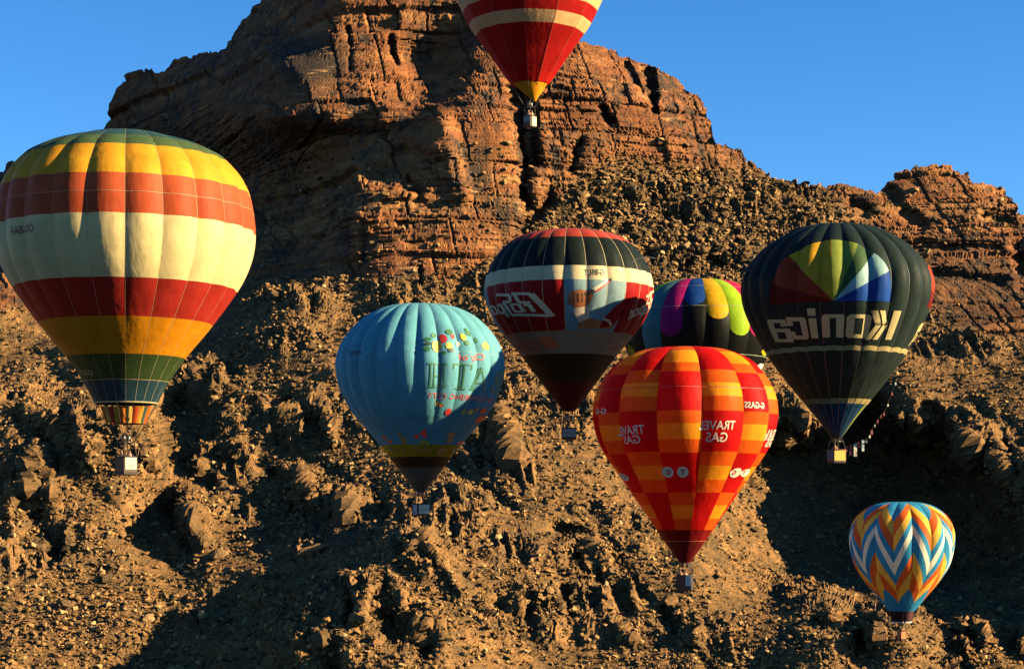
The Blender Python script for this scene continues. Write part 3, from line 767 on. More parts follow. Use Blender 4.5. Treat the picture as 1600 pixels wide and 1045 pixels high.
class Balloon:
    """one hot air balloon: envelope panels, tapes, basket with rigging; all heights in metres above the basket floor"""
    def __init__(s, name_label, dist, cx, profile, ngore, phase, bulge, basket_py, group):
        s.Y, s.cx, s.N, s.phase = dist, cx, ngore, R(phase)
        s.gw = 2 * math.pi / ngore
        s.z0 = (HY - basket_py) / F * dist
        s.x0 = (cx - CX) / F * dist
        p = np.array(profile, float)
        zc = (HY - p[:, 0]) / F * dist - s.z0
        rc = p[:, 1] / F * dist
        # the outline seen from below is the near side's shoulder, not the section through the middle
        slope_ = np.gradient(p[:, 1]) / np.maximum(np.gradient(p[:, 0]), .2)
        sinp = np.clip(slope_ * np.tan(np.arctan((HY - p[:, 0]) / F)), -.9, .9)
        zc = (HY - p[:, 0]) / F * (dist - rc * sinp) - s.z0
        zc[0] = zc[1] + .03 * rc[1]
        # smooth the outline: Catmull-Rom through the measured points
        pts = np.stack([rc, zc], 1)
        e = np.concatenate([[[-pts[1, 0], pts[1, 1]]], pts, [2 * pts[-1] - pts[-2]]])
        fine = []
        for i in range(1, len(e) - 2):
            for u in np.linspace(0, 1, 16, endpoint=False):
                a, b, c, d = e[i - 1], e[i], e[i + 1], e[i + 2]
                fine.append(.5 * ((2 * b) + (c - a) * u + (2 * a - 5 * b + 4 * c - d) * u * u + (3 * b - a - 3 * c + d) * u ** 3))
        fine.append(pts[-1]); fine = np.array(fine); fine[0, 0] = 0
        fine[:, 0] = np.maximum(fine[:, 0], 0.0)
        # light smoothing to take measuring noise out of the outline
        for _ in range(14):
            fine[1:-1] = (fine[:-2] + 2 * fine[1:-1] + fine[2:]) / 4
        L = np.concatenate([[0], np.cumsum(np.hypot(*np.diff(fine, axis=0).T))])
        s.T = L[-1]; s.tr = L; s.rr = fine[:, 0]; s.zz = fine[:, 1]
        s.Rmax = s.rr.max(); s.teq = L[int(np.argmax(s.rr))]
        s.bulge = bulge
        s.root = empty('hot_air_balloon', (s.x0, dist, s.z0))
        tag(s.root, name_label, 'hot air balloon', group)
    def b(s, t):
        """how far the cloth swells between the tapes, by height"""
        top, low = s.bulge
        u = t / s.teq
        return np.where(u < 1, low + (top - low) * np.clip(1.15 - .15 * u, 0, 1.1), low + (top - low) * np.clip(1 - (u - 1) / .95, 0, 1) ** 1.2) * np.clip(u * 6, 0.15, 1)
    def surf(s, phi, t, off=0.0):
        r = np.interp(t, s.tr, s.rr); z = np.interp(t, s.tr, s.zz)
        q = (phi - s.phase) / s.gw; q = q - np.floor(q)
        r2 = r * (1 + s.b(t) * ((1 - (2 * q - 1) ** 2) - .67))
        dt = .15
        nr = -(np.interp(t + dt, s.tr, s.zz) - np.interp(t - dt, s.tr, s.zz)); nz = np.interp(t + dt, s.tr, s.rr) - np.interp(t - dt, s.tr, s.rr)
        ln = np.hypot(nr, nz) + 1e-9
        r2 = r2 + off * nr / ln; z = z + off * nz / ln
        return r2 * np.sin(phi), -r2 * np.cos(phi), z
    def t_front(s, py, px=None):
        """meridian distance that shows at row py on the middle of the near side"""
        ts = np.linspace(0, s.T, 1200)
        x_, y_, z_ = s.surf(np.zeros_like(ts) + s.phase + s.gw / 2, ts)
        v = HY - (z_ + s.z0) / (y_ + s.Y) * F
        i0 = int(np.argmin(v)); 
        return float(np.interp(py, v[i0:], ts[i0:]))
    def project(s, ph, ts):
        x_, y_, z_ = s.surf(ph, ts)
        return (x_ + s.x0) / (y_ + s.Y) * F + CX, HY - (z_ + s.z0) / (y_ + s.Y) * F
    def locate(s, px, py):
        """place on the near side of the envelope (angle, meridian distance) that shows at a pixel of the photograph"""
        if not hasattr(s, '_grid'):
            ph, ts = np.meshgrid(np.radians(np.linspace(-88, 88, 177)), np.linspace(s.t_vis(), s.T, 220))
            s._grid = (ph, ts) + s.project(ph, ts)
        ph, ts, u, v = s._grid
        i = np.argmin((u - px) ** 2 + (v - py) ** 2)
        p0, t0 = ph.ravel()[i], ts.ravel()[i]
        for h_ in (1.2, .18):
            ph2, ts2 = np.meshgrid(p0 + np.radians(np.linspace(-h_, h_, 25)), np.clip(t0 + np.linspace(-h_, h_, 25) * s.T / 200, 0.02, s.T))
            u2, v2 = s.project(ph2, ts2)
            i = np.argmin((u2 - px) ** 2 + (v2 - py) ** 2)
            p0, t0 = ph2.ravel()[i], ts2.ravel()[i]
        return float(p0), float(t0)
    def t_vis(s):
        ts = np.linspace(0, s.T, 600)
        u, v = s.project(np.zeros_like(ts) + s.phase + s.gw / 2, ts)
        return float(ts[int(np.argmin(v))])
    def panel_mesh(s, lo, hi, q0=0.0, q1=1.0, na=None):
        """cloth panel of one gore between two seam curves given as functions of the place across the gore"""
        na = na or (8 if s.N >= 16 else 12)
        a = np.linspace(0, 1, na + 1)
        qa = q0 + (q1 - q0) * (.5 - .5 * np.cos(np.pi * a)) if callable(hi) or callable(lo) else q0 + (q1 - q0) * a
        lo_ = lo(qa) if callable(lo) else np.full_like(qa, lo)
        hi_ = hi(qa) if callable(hi) else np.full_like(qa, hi)
        lo_ = np.clip(lo_, 0, s.T); hi_ = np.clip(hi_, 0, s.T)
        span = float((hi_ - lo_).max())
        if span < .02: return None
        nb = max(2, int(span / .55) + 1)
        w = np.linspace(0, 1, nb + 1)[:, None]
        t = lo_[None, :] * (1 - w) + hi_[None, :] * w
        ph = s.phase + s.gw * np.repeat(np.clip(qa, 1e-6, 1 - 1e-6)[None, :], nb + 1, 0)
        x_, y_, z_ = s.surf(ph, t)
        idx = np.arange((nb + 1) * (na + 1)).reshape(nb + 1, na + 1)
        f = np.stack([idx[:-1, :-1], idx[1:, :-1], idx[1:, 1:], idx[:-1, 1:]], 2).reshape(-1, 4)
        return mesh_np('panel', np.stack([x_, y_, z_], 2).reshape(-1, 3), f)
    def ring(s, lo, hi, mats):
        """a row of panels round the envelope; mats(i) gives the cloth of gore i or None; lo and hi may depend on parity"""
        cache = {}
        for i in range(s.N):
            mt = mats(i) if callable(mats) and not isinstance(mats, bpy.types.Material) else mats
            if mt is None: continue
            if 'me' not in cache: cache['me'] = s.panel_mesh(lo, hi)
            if cache['me'] is None: return
            link('panel', cache['me'], s.root, mt, rotz=i * s.gw)
    def tapes(s, mat, width=.05, t0=0.0, t1=None):
        t = np.linspace(t0 + .05, t1 or s.T, 34)
        dphi = width / np.maximum(np.interp(t, s.tr, s.rr), .3) / 2
        xa, ya, za = s.surf(np.full_like(t, s.phase) - dphi * 1.0, t, .02)
        xb, yb, zb = s.surf(np.full_like(t, s.phase) + dphi, t, .02)
        V = np.stack([np.stack([xa, ya, za], 1), np.stack([xb, yb, zb], 1)], 1).reshape(-1, 3)
        k = np.arange(len(t) - 1) * 2
        me = mesh_np('load_tape', V, np.stack([k, k + 2, k + 3, k + 1], 1))
        for i in range(s.N): link('load_tape', me, s.root, mat, rotz=i * s.gw)
    def hoop(s, t, mat, width=.06, name='seam_tape'):
        ph = np.linspace(0, 2 * np.pi, s.N * 8 + 1)[:-1]
        a = np.stack(s.surf(ph, np.full_like(ph, t - width / 2), .02), 1); b = np.stack(s.surf(ph, np.full_like(ph, t + width / 2), .02), 1)
        V = np.stack([a, b], 1).reshape(-1, 3); n_ = len(ph); k = np.arange(n_)
        link(name, mesh_np(name, V, np.stack([2 * k, 2 * k + 1, 2 * ((k + 1) % n_) + 1, 2 * ((k + 1) % n_)], 1)), s.root, mat)
    def wrap(s, bm, mat, phiL, phiR, tb, tt_, name='lettering', off=.035, cut_a=None, slope=0.0):
        """lay flat cloth shapes (x 0..1 left to right, y 0..1 bottom to top) on the envelope"""
        if phiR - phiL < .004: phiR = phiL + .004
        W = (phiR - phiL) * s.Rmax; H = abs(tb - tt_)
        for n_, ax in ((max(2, int(W / .3)), 0), (max(2, int(H / .35)), 1)):
            for j in range(1, n_):
                co = [0, 0, 0]; no = [0, 0, 0]; co[ax] = j / n_; no[ax] = 1
                bmesh.ops.bisect_plane(bm, geom=bm.verts[:] + bm.edges[:] + bm.faces[:], plane_co=co, plane_no=no)
        # cut exactly on the tapes so the cloth follows the gores
        for i in range(-s.N, s.N):
            xx = (s.phase + i * s.gw - phiL) / (phiR - phiL)
            if 0 < xx < 1: bmesh.ops.bisect_plane(bm, geom=bm.verts[:] + bm.edges[:] + bm.faces[:], plane_co=(xx, 0, 0), plane_no=(1, 0, 0))
        for v in bm.verts:
            ph = phiL + (phiR - phiL) * v.co.x
            t = tb + (tt_ - tb) * v.co.y + slope * (v.co.x - .5)
            o_ = off + v.co.z
            p = s.surf(np.array([ph]), np.array([t]), o_)
            v.co = Vector((float(p[0][0]), float(p[1][0]), float(p[2][0])))
        bmesh.ops.recalc_face_normals(bm, faces=bm.faces[:])
        return link(name, mesh_bm(name, bm, True), s.root, mat)
    def place(s, bm, mat, L, Rr, h, name='lettering', off=.035):
        """L, Rr: photo pixels of the left and right ends of the base line; h: height in pixels at the middle"""
        pl, tl = s.locate(*L); pr, tr_ = s.locate(*Rr)
        mx_, my_ = (L[0] + Rr[0]) / 2, None
        pm, tm = (pl + pr) / 2, (tl + tr_) / 2
        x_, y_, z_ = s.surf(np.array([pm]), np.array([tm]))
        row_ = HY - (z_[0] + s.z0) / (y_[0] + s.Y) * F; col_ = (x_[0] + s.x0) / (y_[0] + s.Y) * F + CX
        _, t2 = s.locate(col_, row_ - h)
        return s.wrap(bm, mat, pl, pr, tm, t2, name, off, slope=tr_ - tl)

def text_bm(txt, mirror=True, bold=.0, squash=None):
    cu = bpy.data.curves.new('t', 'FONT'); cu.body = txt; cu.size = 1; cu.resolution_u = 3; cu.offset = bold
    o = bpy.data.objects.new('t', cu); COL.objects.link(o)
    dg = bpy.context.evaluated_depsgraph_get()
    me_ = bpy.data.meshes.new_from_object(o.evaluated_get(dg))
    bm = bmesh.new(); bm.from_mesh(me_)
    bpy.data.objects.remove(o); bpy.data.meshes.remove(me_); bpy.data.curves.remove(cu)
    xs = [v.co.x for v in bm.verts]; ys = [v.co.y for v in bm.verts]
    x0, x1, y0, y1 = min(xs), max(xs), min(ys), max(ys)
    for v in bm.verts:
        u = (v.co.x - x0) / (x1 - x0)
        v.co = Vector((1 - u if mirror else u, (v.co.y - y0) / (y1 - y0), 0))
    bmesh.ops.remove_doubles(bm, verts=bm.verts[:], dist=1e-4)
    bmesh.ops.triangulate(bm, faces=bm.faces[:])
    return bm

def poly_bm(polys, mirror=False, step=.002):
    bm = bmesh.new()
    for i, pl in enumerate(polys):
        vs_ = [bm.verts.new(((1 - a) if mirror else a, b, i * step)) for a, b in pl]
        f = bm.faces.new(vs_)
    bmesh.ops.triangulate(bm, faces=bm.faces[:])
    return bm
def stroke(x0, y0, x1, y1, w, asp=1.0):
    dx, dy = (x1 - x0) * asp, y1 - y0
    L = math.hypot(dx, dy); nx, ny = -dy / L * w / 2 / asp, dx / L * w / 2
    return [(x0 - nx, y0 - ny), (x1 - nx, y1 - ny), (x1 + nx, y1 + ny), (x0 + nx, y0 + ny)]
def oval(cx_, cy_, rx, ry, n_=14, wob=0, seed=0):
    rr = random.Random(seed)
    return [(cx_ + rx * math.cos(a) * (1 + wob * rr.uniform(-1, 1)), cy_ + ry * math.sin(a) * (1 + wob * rr.uniform(-1, 1))) for a in [2 * math.pi * i / n_ for i in range(n_)]]
def ringquads(cx_, cy_, rx, ry, wx, wy, n_=18):
    out_ = []
    for i in range(n_):
        a, b = 2 * math.pi * i / n_, 2 * math.pi * (i + 1) / n_
        out_.append([(cx_ + rx * math.cos(a), cy_ + ry * math.sin(a)), (cx_ + rx * math.cos(b), cy_ + ry * math.sin(b)), (cx_ + (rx - wx) * math.cos(b), cy_ + (ry - wy) * math.sin(b)), (cx_ + (rx - wx) * math.cos(a), cy_ + (ry - wy) * math.sin(a))])
    return out_

# ---------- baskets and rigging
def make_basket(B, w, d, h, yaw, col, mouth_t, frame_z, banners=(), burner_n=2, rim=(38, 30, 26)):
    """wicker basket on the floor of the balloon's frame of reference, uprights, burner frame, burners, wires to the mouth"""
    bk = bmesh.new()
    t = .05
    for sx in (-1, 1): add_box(bk, (sx * (w / 2 - t / 2), 0, h / 2), (t, d - 2 * t - .004, h), None, .012)
    for sy in (-1, 1): add_box(bk, (0, sy * (d / 2 - t / 2), h / 2), (w, t, h), None, .012)
    add_box(bk, (0, 0, .03), (w - 2 * t - .004, d - 2 * t - .004, .06))
    for sy in (-.3, .3): add_box(bk, (0, sy * d, -.035), (w * .98, .07, .066), None, .01)
    basket = link('basket', mesh_bm('basket', bk), B.root, wicker('wicker', col), rotz=yaw)
    tb_ = bmesh.new()
    for sx in (-1, 1): add_box(tb_, (sx * (w / 2 + .004), 0, h * .08), (.016, d * .99, h * .15))
    for sy in (-1, 1): add_box(tb_, (0, sy * (d / 2 + .004), h * .08), (w * .985, .016, h * .15))
    link('suede_trim', mesh_bm('suede_trim', tb_), basket, M_LEATH)
    for sx, sy in ((-1, -1), (1, -1), (1, 1), (-1, 1)):
        cb_ = bmesh.new(); add_box(cb_, (sx * (w / 2 - .012), sy * (d / 2 - .012), h * .57), (.05, .05, h * .83), None, .008)
        link('corner_strip', mesh_bm('corner_strip', cb_), basket, M_LEATH)
    rb = bmesh.new()
    c = [(-w / 2, -d / 2), (w / 2, -d / 2), (w / 2, d / 2), (-w / 2, d / 2)]
    for i in range(4):
        a, b_ = c[i], c[(i + 1) % 4]
        add_tube(rb, [(a[0], a[1], h + .02), (b_[0], b_[1], h + .02)], .055, 8)
    link('rim', mesh_bm('rim', rb, True), basket, plain('rim_padding', rim, .8))
    for face, u0, u1, v0, v1, col_b, txt in banners:
        bb = bmesh.new()
        L = (w if face in 'fb' else d)
        for (a, b_) in ((u0, v0), (u1, v0), (u1, v1), (u0, v1)):
            q = (a - .5) * L
            p = {'f': (q, -d / 2 - .03, b_ * h), 'r': (w / 2 + .03, q, b_ * h), 'l': (-w / 2 - .03, -q, b_ * h)}[face]
            bb.verts.new(p)
        f = bb.faces.new(bb.verts[:])
        r_ = bmesh.ops.extrude_face_region(bb, geom=[f])
        n_ = {'f': Vector((0, -1, 0)), 'r': Vector((1, 0, 0)), 'l': Vector((-1, 0, 0))}[face]
        for v in r_['geom']:
            if isinstance(v, bmesh.types.BMVert): v.co += n_ * .015
        bmesh.ops.recalc_face_normals(bb, faces=bb.faces[:])
        link('banner', mesh_bm('banner', bb), basket, plain('banner_cloth', col_b, .7))
        if txt:
            tb = text_bm(txt[0])
            for v in tb.verts:
                a = u0 + (u1 - u0) * (txt[2] + v.co.x * (txt[3] - txt[2])); b_ = v0 + (v1 - v0) * (txt[4] + v.co.y * (txt[5] - txt[4]))
                q = (a - .5) * L
                v.co = Vector({'f': (q, -d / 2 - .049, b_ * h), 'r': (w / 2 + .049, q, b_ * h), 'l': (-w / 2 - .049, -q, b_ * h)}[face])
            bmesh.ops.recalc_face_normals(tb, faces=tb.faces[:])
            link('lettering', mesh_bm('lettering', tb), basket, plain('print', txt[1]))
    for sx, sy in ((-1, -1), (1, -1), (1, 1), (-1, 1)):
        ub = bmesh.new()
        add_tube(ub, [(sx * (w / 2 - .03), sy * (d / 2 - .03), h - .1), (sx * w * .36, sy * d * .36, frame_z)], .045, 6)
        link('upright', mesh_bm('upright', ub, True), B.root, M_LEATH, rotz=yaw)
    fb = bmesh.new()
    cc = [(-w * .37, -d * .37), (w * .37, -d * .37), (w * .37, d * .37), (-w * .37, d * .37)]
    for i in range(4):
        a, b_ = cc[i], cc[(i + 1) % 4]
        add_tube(fb, [(a[0], a[1], frame_z), (b_[0], b_[1], frame_z)], .03, 6)
    add_tube(fb, [(-w * .37, 0, frame_z), (w * .37, 0, frame_z)], .025, 6)
    fr = link('burner_frame', mesh_bm('burner_frame', fb, True), B.root, M_STEEL, rotz=yaw)
    for i in range(burner_n):
        ub = bmesh.new(); xo = (i - (burner_n - 1) / 2) * w * .34
        add_tube(ub, [(xo, 0, frame_z - .1), (xo, 0, frame_z + .02), (xo, 0, frame_z + .05), (xo, 0, frame_z + .5)], [.09, .09, .16, .19], 12)
        link('burner', mesh_bm('burner', ub, True), fr, M_STEEL)
    nw = 12
    for i in range(nw):
        ph = B.phase + 2 * math.pi * i / nw
        p = B.surf(np.array([ph]), np.array([mouth_t]))
        a = Vector((float(p[0][0]), float(p[1][0]), float(p[2][0])))
        best = min(cc, key=lambda q: (Matrix.Rotation(yaw, 3, 'Z') @ Vector((q[0], q[1], 0)) - Vector((a.x, a.y, 0)).normalized() * w).length)
        b_ = Matrix.Rotation(yaw, 3, 'Z') @ Vector((best[0], best[1], frame_z))
        wb = bmesh.new(); add_tube(wb, [a, b_], .020, 4)
        link('flying_wire', mesh_bm('flying_wire', wb), B.root, M_ROPE)
    return basket

def skirt(B, r0, r1, z0, z1, mats, name='skirt_panel', n_=None, scallop=0.0, front_only=None):
    n_ = n_ or B.N
    for i in range(n_):
        if front_only and not front_only(i): continue
        a = np.linspace(0, 1, 7); w = np.linspace(0, 1, 5)[:, None]
        ph = B.phase + 2 * np.pi / n_ * (i + a)[None, :] + 0 * w
        sag = scallop * (1 - (2 * a - 1) ** 2)[None, :] * (1 - w)
        r_ = r0 + (r1 - r0) * w - .03 * np.cos(2 * np.pi * a)[None, :]
        z_ = z0 + (z1 - z0) * w - sag
        V = np.stack([r_ * np.sin(ph), -r_ * np.cos(ph), z_ + 0 * ph], 2).reshape(-1, 3)
        idx = np.arange(35).reshape(5, 7)
        f = np.stack([idx[:-1, :-1], idx[1:, :-1], idx[1:, 1:], idx[:-1, 1:]], 2).reshape(-1, 4)
        link(name, mesh_np(name, V, f), B.root, mats(i))

GB = 'hot air balloons drifting before the mountain'
OCT = []

# ---------- 1 the big striped balloon at the left
B1 = Balloon('largest balloon, yellow, salmon, cream, red and green bands, at the left edge', 140, 197,
    [(199, 0), (202, 50), (208, 84), (220, 116), (237, 147), (252, 161), (268, 175), (285, 185), (306, 192), (335, 197), (365, 199), (400, 195), (440, 180), (480, 154), (520, 124), (560, 91), (600, 64), (631, 48)],
    22, -5.4, (.034, -.004), 741, GB)
def bands(B, rows, lo_last=None):
    ts = [0.0] + [B.t_front(r) for r, _ in rows[:-1]] + [B.T]
    for (r, mt), a, b in zip(rows, ts[:-1], ts[1:]):
        B.ring(a, b, mt)
    return ts
c = fabric
ts1 = bands(B1, [(209, c((52, 84, 84))), (223, c((78, 98, 62))), (245, c((214, 150, 40))), (268, c((218, 155, 42))), (297, c((186, 84, 48))), (331, c((182, 78, 44))), (382, c((226, 204, 146))), (432, c((226, 204, 146))), (493, c((166, 44, 34))), (552, c((214, 136, 22))), (592, c((52, 70, 36))), (632, c((36, 62, 72)))])
B1.tapes(M_TAPE, .018)
B1.hoop(B1.t_front(297), M_TAPE, .02); B1.hoop(B1.t_front(592), M_TAPE, .03)
B1.hoop(B1.T - .05, M_TAPE, .12)
B1.place(text_bm('OO-BAA', bold=.02), plain('print_black', (24, 22, 18)), (17, 367.5), (53, 362), 13)
B1.place(text_bm('COLT', bold=.01), plain('print_cream', (190, 180, 110)), (128, 585), (147, 585), 7)
zb, rb_ = float(B1.zz[-1]), float(B1.rr[-1])
stripe = [c((196, 110, 38)), c((176, 84, 34)), c((72, 88, 70)), c((200, 140, 48)), c((150, 60, 30)), c((206, 160, 80))]
skirt(B1, rb_ * .80, rb_ * .62, zb - .12, zb - 1.45, lambda i: stripe[(i * 5) % 6], n_=22, scallop=.16)
bk1 = make_basket(B1, 1.2, 1.1, 1.25, R(48), (86, 62, 38), B1.T, 2.35, [('f', .08, .92, .28, .98, (186, 180, 164), ('W1', (150, 60, 50), .25, .75, .1, .42))])

# ---------- 2 the pale blue balloon
B2 = Balloon('pale blue balloon with flowers, green lettering and a yellow band low down', 189, 657,
    [(471, 0), (474, 32), (480, 59), (496, 88), (521, 112), (546, 126), (572, 131), (600, 127), (622, 119), (648, 104), (672, 83), (698, 61), (713, 49), (737, 31), (767, 8)],
    24, 0, (.048, -.006), 805, GB)
blue = c((104, 172, 190))
ts2 = bands(B2, [(500, blue), (548, blue), (600, blue), (650, blue), (694, blue), (713, c((196, 156, 28))), (730, c((16, 17, 16))), (768, c((92, 90, 82)))])
B2.tapes(plain('blue_tape', (120, 170, 178)), .02, 0.0, B2.t_front(692))
B2.hoop(B2.t_front(548), plain('pale_blue_tape', (126, 180, 190)), .03)
M_GREEN = plain('print_green', (34, 110, 58)); M_PINK = plain('print_pink', (214, 92, 84)); M_REDP = plain('print_red', (190, 34, 30)); M_YEL = plain('print_yellow', (238, 200, 60)); M_DKG = plain('print_dark_green', (24, 62, 44)); M_BLK = plain('print_black_cloth', (22, 22, 22))
B2.place(text_bm('City of', bold=.01), M_PINK, (716, 567), (757, 566), 14)
B2.place(text_bm('THE FLOWERING CITY'), M_PINK, (667, 622), (768, 631), 9)
B2.place(text_bm('G-BTOC', bold=.02), M_BLK, (545, 555), (565, 553), 6)
# the big serif letters, drawn as outlines (mirrored in the photograph)
def serif(letter):
    w = .05
    S = {'H': [(.14, 0, .14, 1), (.34, 0, .34, 1), (.66, 0, .66, 1), (.86, 0, .86, 1), (.34, .48, .66, .48), (.02, .02, .46, .02), (.54, .02, .98, .02), (.02, .98, .46, .98), (.54, .98, .98, .98)],
         'T': [(.42, 0, .42, .96), (.58, 0, .58, .96), (.06, .96, .94, .96), (.06, .78, .06, .98), (.94, .78, .94, .98), (.25, .02, .75, .02)],
         'A': [(.5, 1, .12, 0), (.46, .95, .80, 0), (.58, .95, .94, 0), (.24, .34, .70, .34), (0, .02, .26, .02), (.66, .02, 1, .02)],
         'B': [(.16, 0, .16, 1), (.34, 0, .34, 1), (.06, .98, .62, .98), (.34, .52, .66, .52), (.06, .02, .68, .02), (.62, .98, .80, .86), (.80, .86, .80, .66), (.80, .66, .66, .52), (.66, .52, .88, .38), (.88, .38, .88, .16), (.88, .16, .68, .02)]}[letter]
    return poly_bm([stroke(*q, .055, .8) for q in S], mirror=True)
for ch, L, Rr, h in (('H', (668, 605), (696, 606), 38), ('T', (704, 607), (733, 609), 40), ('A', (733, 609), (757, 612), 37), ('B', (760, 613), (781, 616), 35)):
    B2.place(serif(ch), M_GREEN, L, Rr, h)
def spots(B, items):
    for k, (px, py, w, h, mt, seed) in enumerate(items):
        B.place(poly_bm([oval(.5, .5, .5, .5, 11, .13, seed)]), mt, (px - w / 2, py + h / 2), (px + w / 2, py + h / 2), h, 'flower_print', .03 + .006 * (k % 6))
spots(B2, [(668, 530, 14, 6, M_GREEN, 1), (669, 537, 13, 6, M_DKG, 2), (667, 545, 12, 7, M_GREEN, 3), (678, 524, 9, 7, M_GREEN, 4), (702, 519, 10, 8, M_GREEN, 5), (705, 547, 10, 6, M_DKG, 6), (693, 551, 10, 5, M_GREEN, 7), (733, 522, 10, 7, M_GREEN, 8), (730, 536, 8, 8, M_GREEN, 9), (744, 532, 6, 9, M_GREEN, 10), (729, 516, 5, 6, M_GREEN, 34),
    (683, 541, 17, 17, M_YEL, 11), (693, 529, 14, 13, M_REDP, 12), (702, 540, 11, 11, M_YEL, 13), (708, 526, 6, 8, M_REDP, 14), (725, 527, 9, 11, M_YEL, 15), (760, 541, 13, 12, M_YEL, 16), (716, 538, 7, 8, plain('print_white', (226, 220, 196)), 35),
    (683, 630, 7, 8, M_YEL, 17), (689, 633, 7, 6, plain('print_orange', (220, 130, 30)), 18), (698, 643, 9, 12, M_REDP, 19), (722, 643, 7, 10, M_GREEN, 20), (732, 643, 8, 9, M_YEL, 21), (741, 640, 6, 9, M_DKG, 22), (751, 641, 10, 10, M_REDP, 23), (744, 654, 11, 13, M_REDP, 24),
    (740, 672, 7, 7, M_REDP, 25), (717, 691, 9, 7, M_PINK, 26), (702, 679, 11, 9, M_BLK, 27), (700, 687, 8, 7, M_DKG, 36), (663, 673, 6, 7, M_REDP, 28), (664, 680, 6, 6, M_REDP, 29), (651, 681, 7, 7, M_REDP, 30), (659, 677, 5, 6, M_REDP, 37), (603, 683, 6, 6, M_REDP, 31), (611, 689, 7, 5, M_REDP, 32), (626, 678, 5, 9, M_DKG, 38), (633, 688, 9, 12, M_DKG, 33), (661, 690, 10, 8, M_GREEN, 39), (668, 692, 6, 8, M_GREEN, 43)])
spots(B2, [(px, py, w, h, mt, 50 + i) for i, (px, py, w, h, mt) in enumerate([(612, 700, 4, 9, M_DKG), (618, 704, 9, 4, M_BLK), (632, 703, 5, 9, M_DKG), (650, 699, 5, 10, M_DKG), (657, 703, 10, 4, M_DKG), (664, 700, 4, 11, M_DKG), (671, 703, 9, 4, M_DKG), (684, 705, 6, 12, M_BLK), (692, 702, 11, 5, M_BLK), (706, 703, 7, 10, M_DKG)])])
make_basket(B2, 1.35, 1.1, 1.1, R(35), (60, 44, 34), B2.T, 1.9, [('f', .1, .98, .15, .95, (222, 216, 198), ('GILLET', (90, 88, 80), .15, .85, .4, .7)), ('l', .3, .95, .1, .95, (150, 156, 170), None)])

# ---------- 3 the black, white and red balloon in the middle
B3 = Balloon('black, cream and red balloon with a clenched fist painted on a pale blue field', 196, 889,
    [(354, 0), (357, 40), (364, 67), (374, 88), (398, 112), (431, 128), (465, 131), (502, 117), (529, 98), (557, 74), (602, 40), (642, 10)],
    24, -4.8, (.030, -.006), 686, GB)
t3 = [0.0, B3.t_front(369), B3.t_front(392), B3.t_front(414), B3.t_front(436), B3.t_front(516), B3.t_front(552), B3.t_front(595), B3.t_front(614), B3.T]
dk = c((26, 36, 34)); crm = c((226, 206, 160)); rd = c((164, 26, 26)); lb = c((136, 164, 170))
for a, b, mt in ((0, 1, c((176, 66, 54))), (1, 2, dk), (2, 3, dk), (3, 4, crm), (5, 6, c((190, 150, 118))), (6, 7, c((14, 17, 15))), (7, 8, c((70, 20, 22))), (8, 9, c((70, 20, 22)))): B3.ring(t3[a], t3[b], mt)
B3.ring(t3[4], t3[5], lambda i: lb if i % 8 in (0, 1, 2) else rd)
B3.tapes(M_TAPE, .05, 0.0, t3[5])
M_W = plain('print_cream_cloth', (206, 186, 156)); M_MAR = plain('print_maroon', (120, 30, 34)); M_BR = plain('print_brown', (150, 84, 34)); M_BRD = plain('print_dark_brown', (58, 28, 14))
B3.place(text_bm('G-BRLT', bold=.01), M_BLK, (913, 430), (944, 430), 9)
def prosport(part=None):
    g = [(.0, .0, .20, 1.0), ]
    P = []
    def add(pts): P.append(pts)
    # big P with an enclosing line, the s lifted over the word (written the right way round; mirrored when laid)
    a = 2.2
    add(stroke(.03, .10, .22, .92, .17, a)); add(stroke(.22, .92, .44, .92, .10, a)); add(stroke(.41, .92, .37, .62, .10, a)); add(stroke(.24, .60, .38, .60, .09, a))
    add(stroke(.06, .12, .52, .10, .10, a))
    add(stroke(.22, .24, .26, .52, .12, a)); add(stroke(.26, .50, .33, .52, .10, a))
    add(stroke(.34, .24, .38, .52, .09, a)); add(stroke(.45, .24, .48, .52, .09, a)); add(stroke(.35, .24, .46, .24, .08, a)); add(stroke(.38, .52, .48, .52, .08, a))
    add(stroke(.52, .10, .58, .60, .10, a)); add(stroke(.48, .62, .58, .62, .10, a)); add(stroke(.48, .62, .46, .86, .10, a)); add(stroke(.46, .88, .66, .88, .10, a))
    add(stroke(.58, .02, .63, .52, .10, a)); add(stroke(.62, .52, .70, .48, .08, a)); add(stroke(.70, .22, .72, .48, .08, a)); add(stroke(.60, .20, .71, .20, .08, a))
    add(stroke(.75, .18, .78, .46, .08, a)); add(stroke(.83, .16, .86, .46, .08, a)); add(stroke(.76, .18, .84, .17, .08, a)); add(stroke(.78, .46, .86, .46, .08, a))
    add(stroke(.89, .12, .91, .44, .08, a)); add(stroke(.91, .42, .95, .42, .07, a)); add(stroke(.955, .08, .985, .52, .07, a)); add(stroke(.94, .40, 1.0, .40, .06, a))
    return poly_bm(P, mirror=True)
B3.place(prosport(), M_W, (771, 497), (868, 498), 42)
B3.place(prosport(), M_W, (977, 503), (1017, 488), 42)
B3.place(text_bm('Soto\nSport Line'), M_MAR, (808, 549), (848, 548), 20)
B3.place(poly_bm([[(.25, .0), (1, .0), (.9, .25), (.15, .25)], [(.15, .36), (.95, .36), (.85, .62), (.05, .62)], [(.1, .72), (.8, .72), (.7, 1), (0, 1)]]), M_MAR, (848, 543), (874, 543), 17, 'stripe_print')
B3.place(text_bm('Soto Line'), M_MAR, (950, 548), (980, 545), 7)
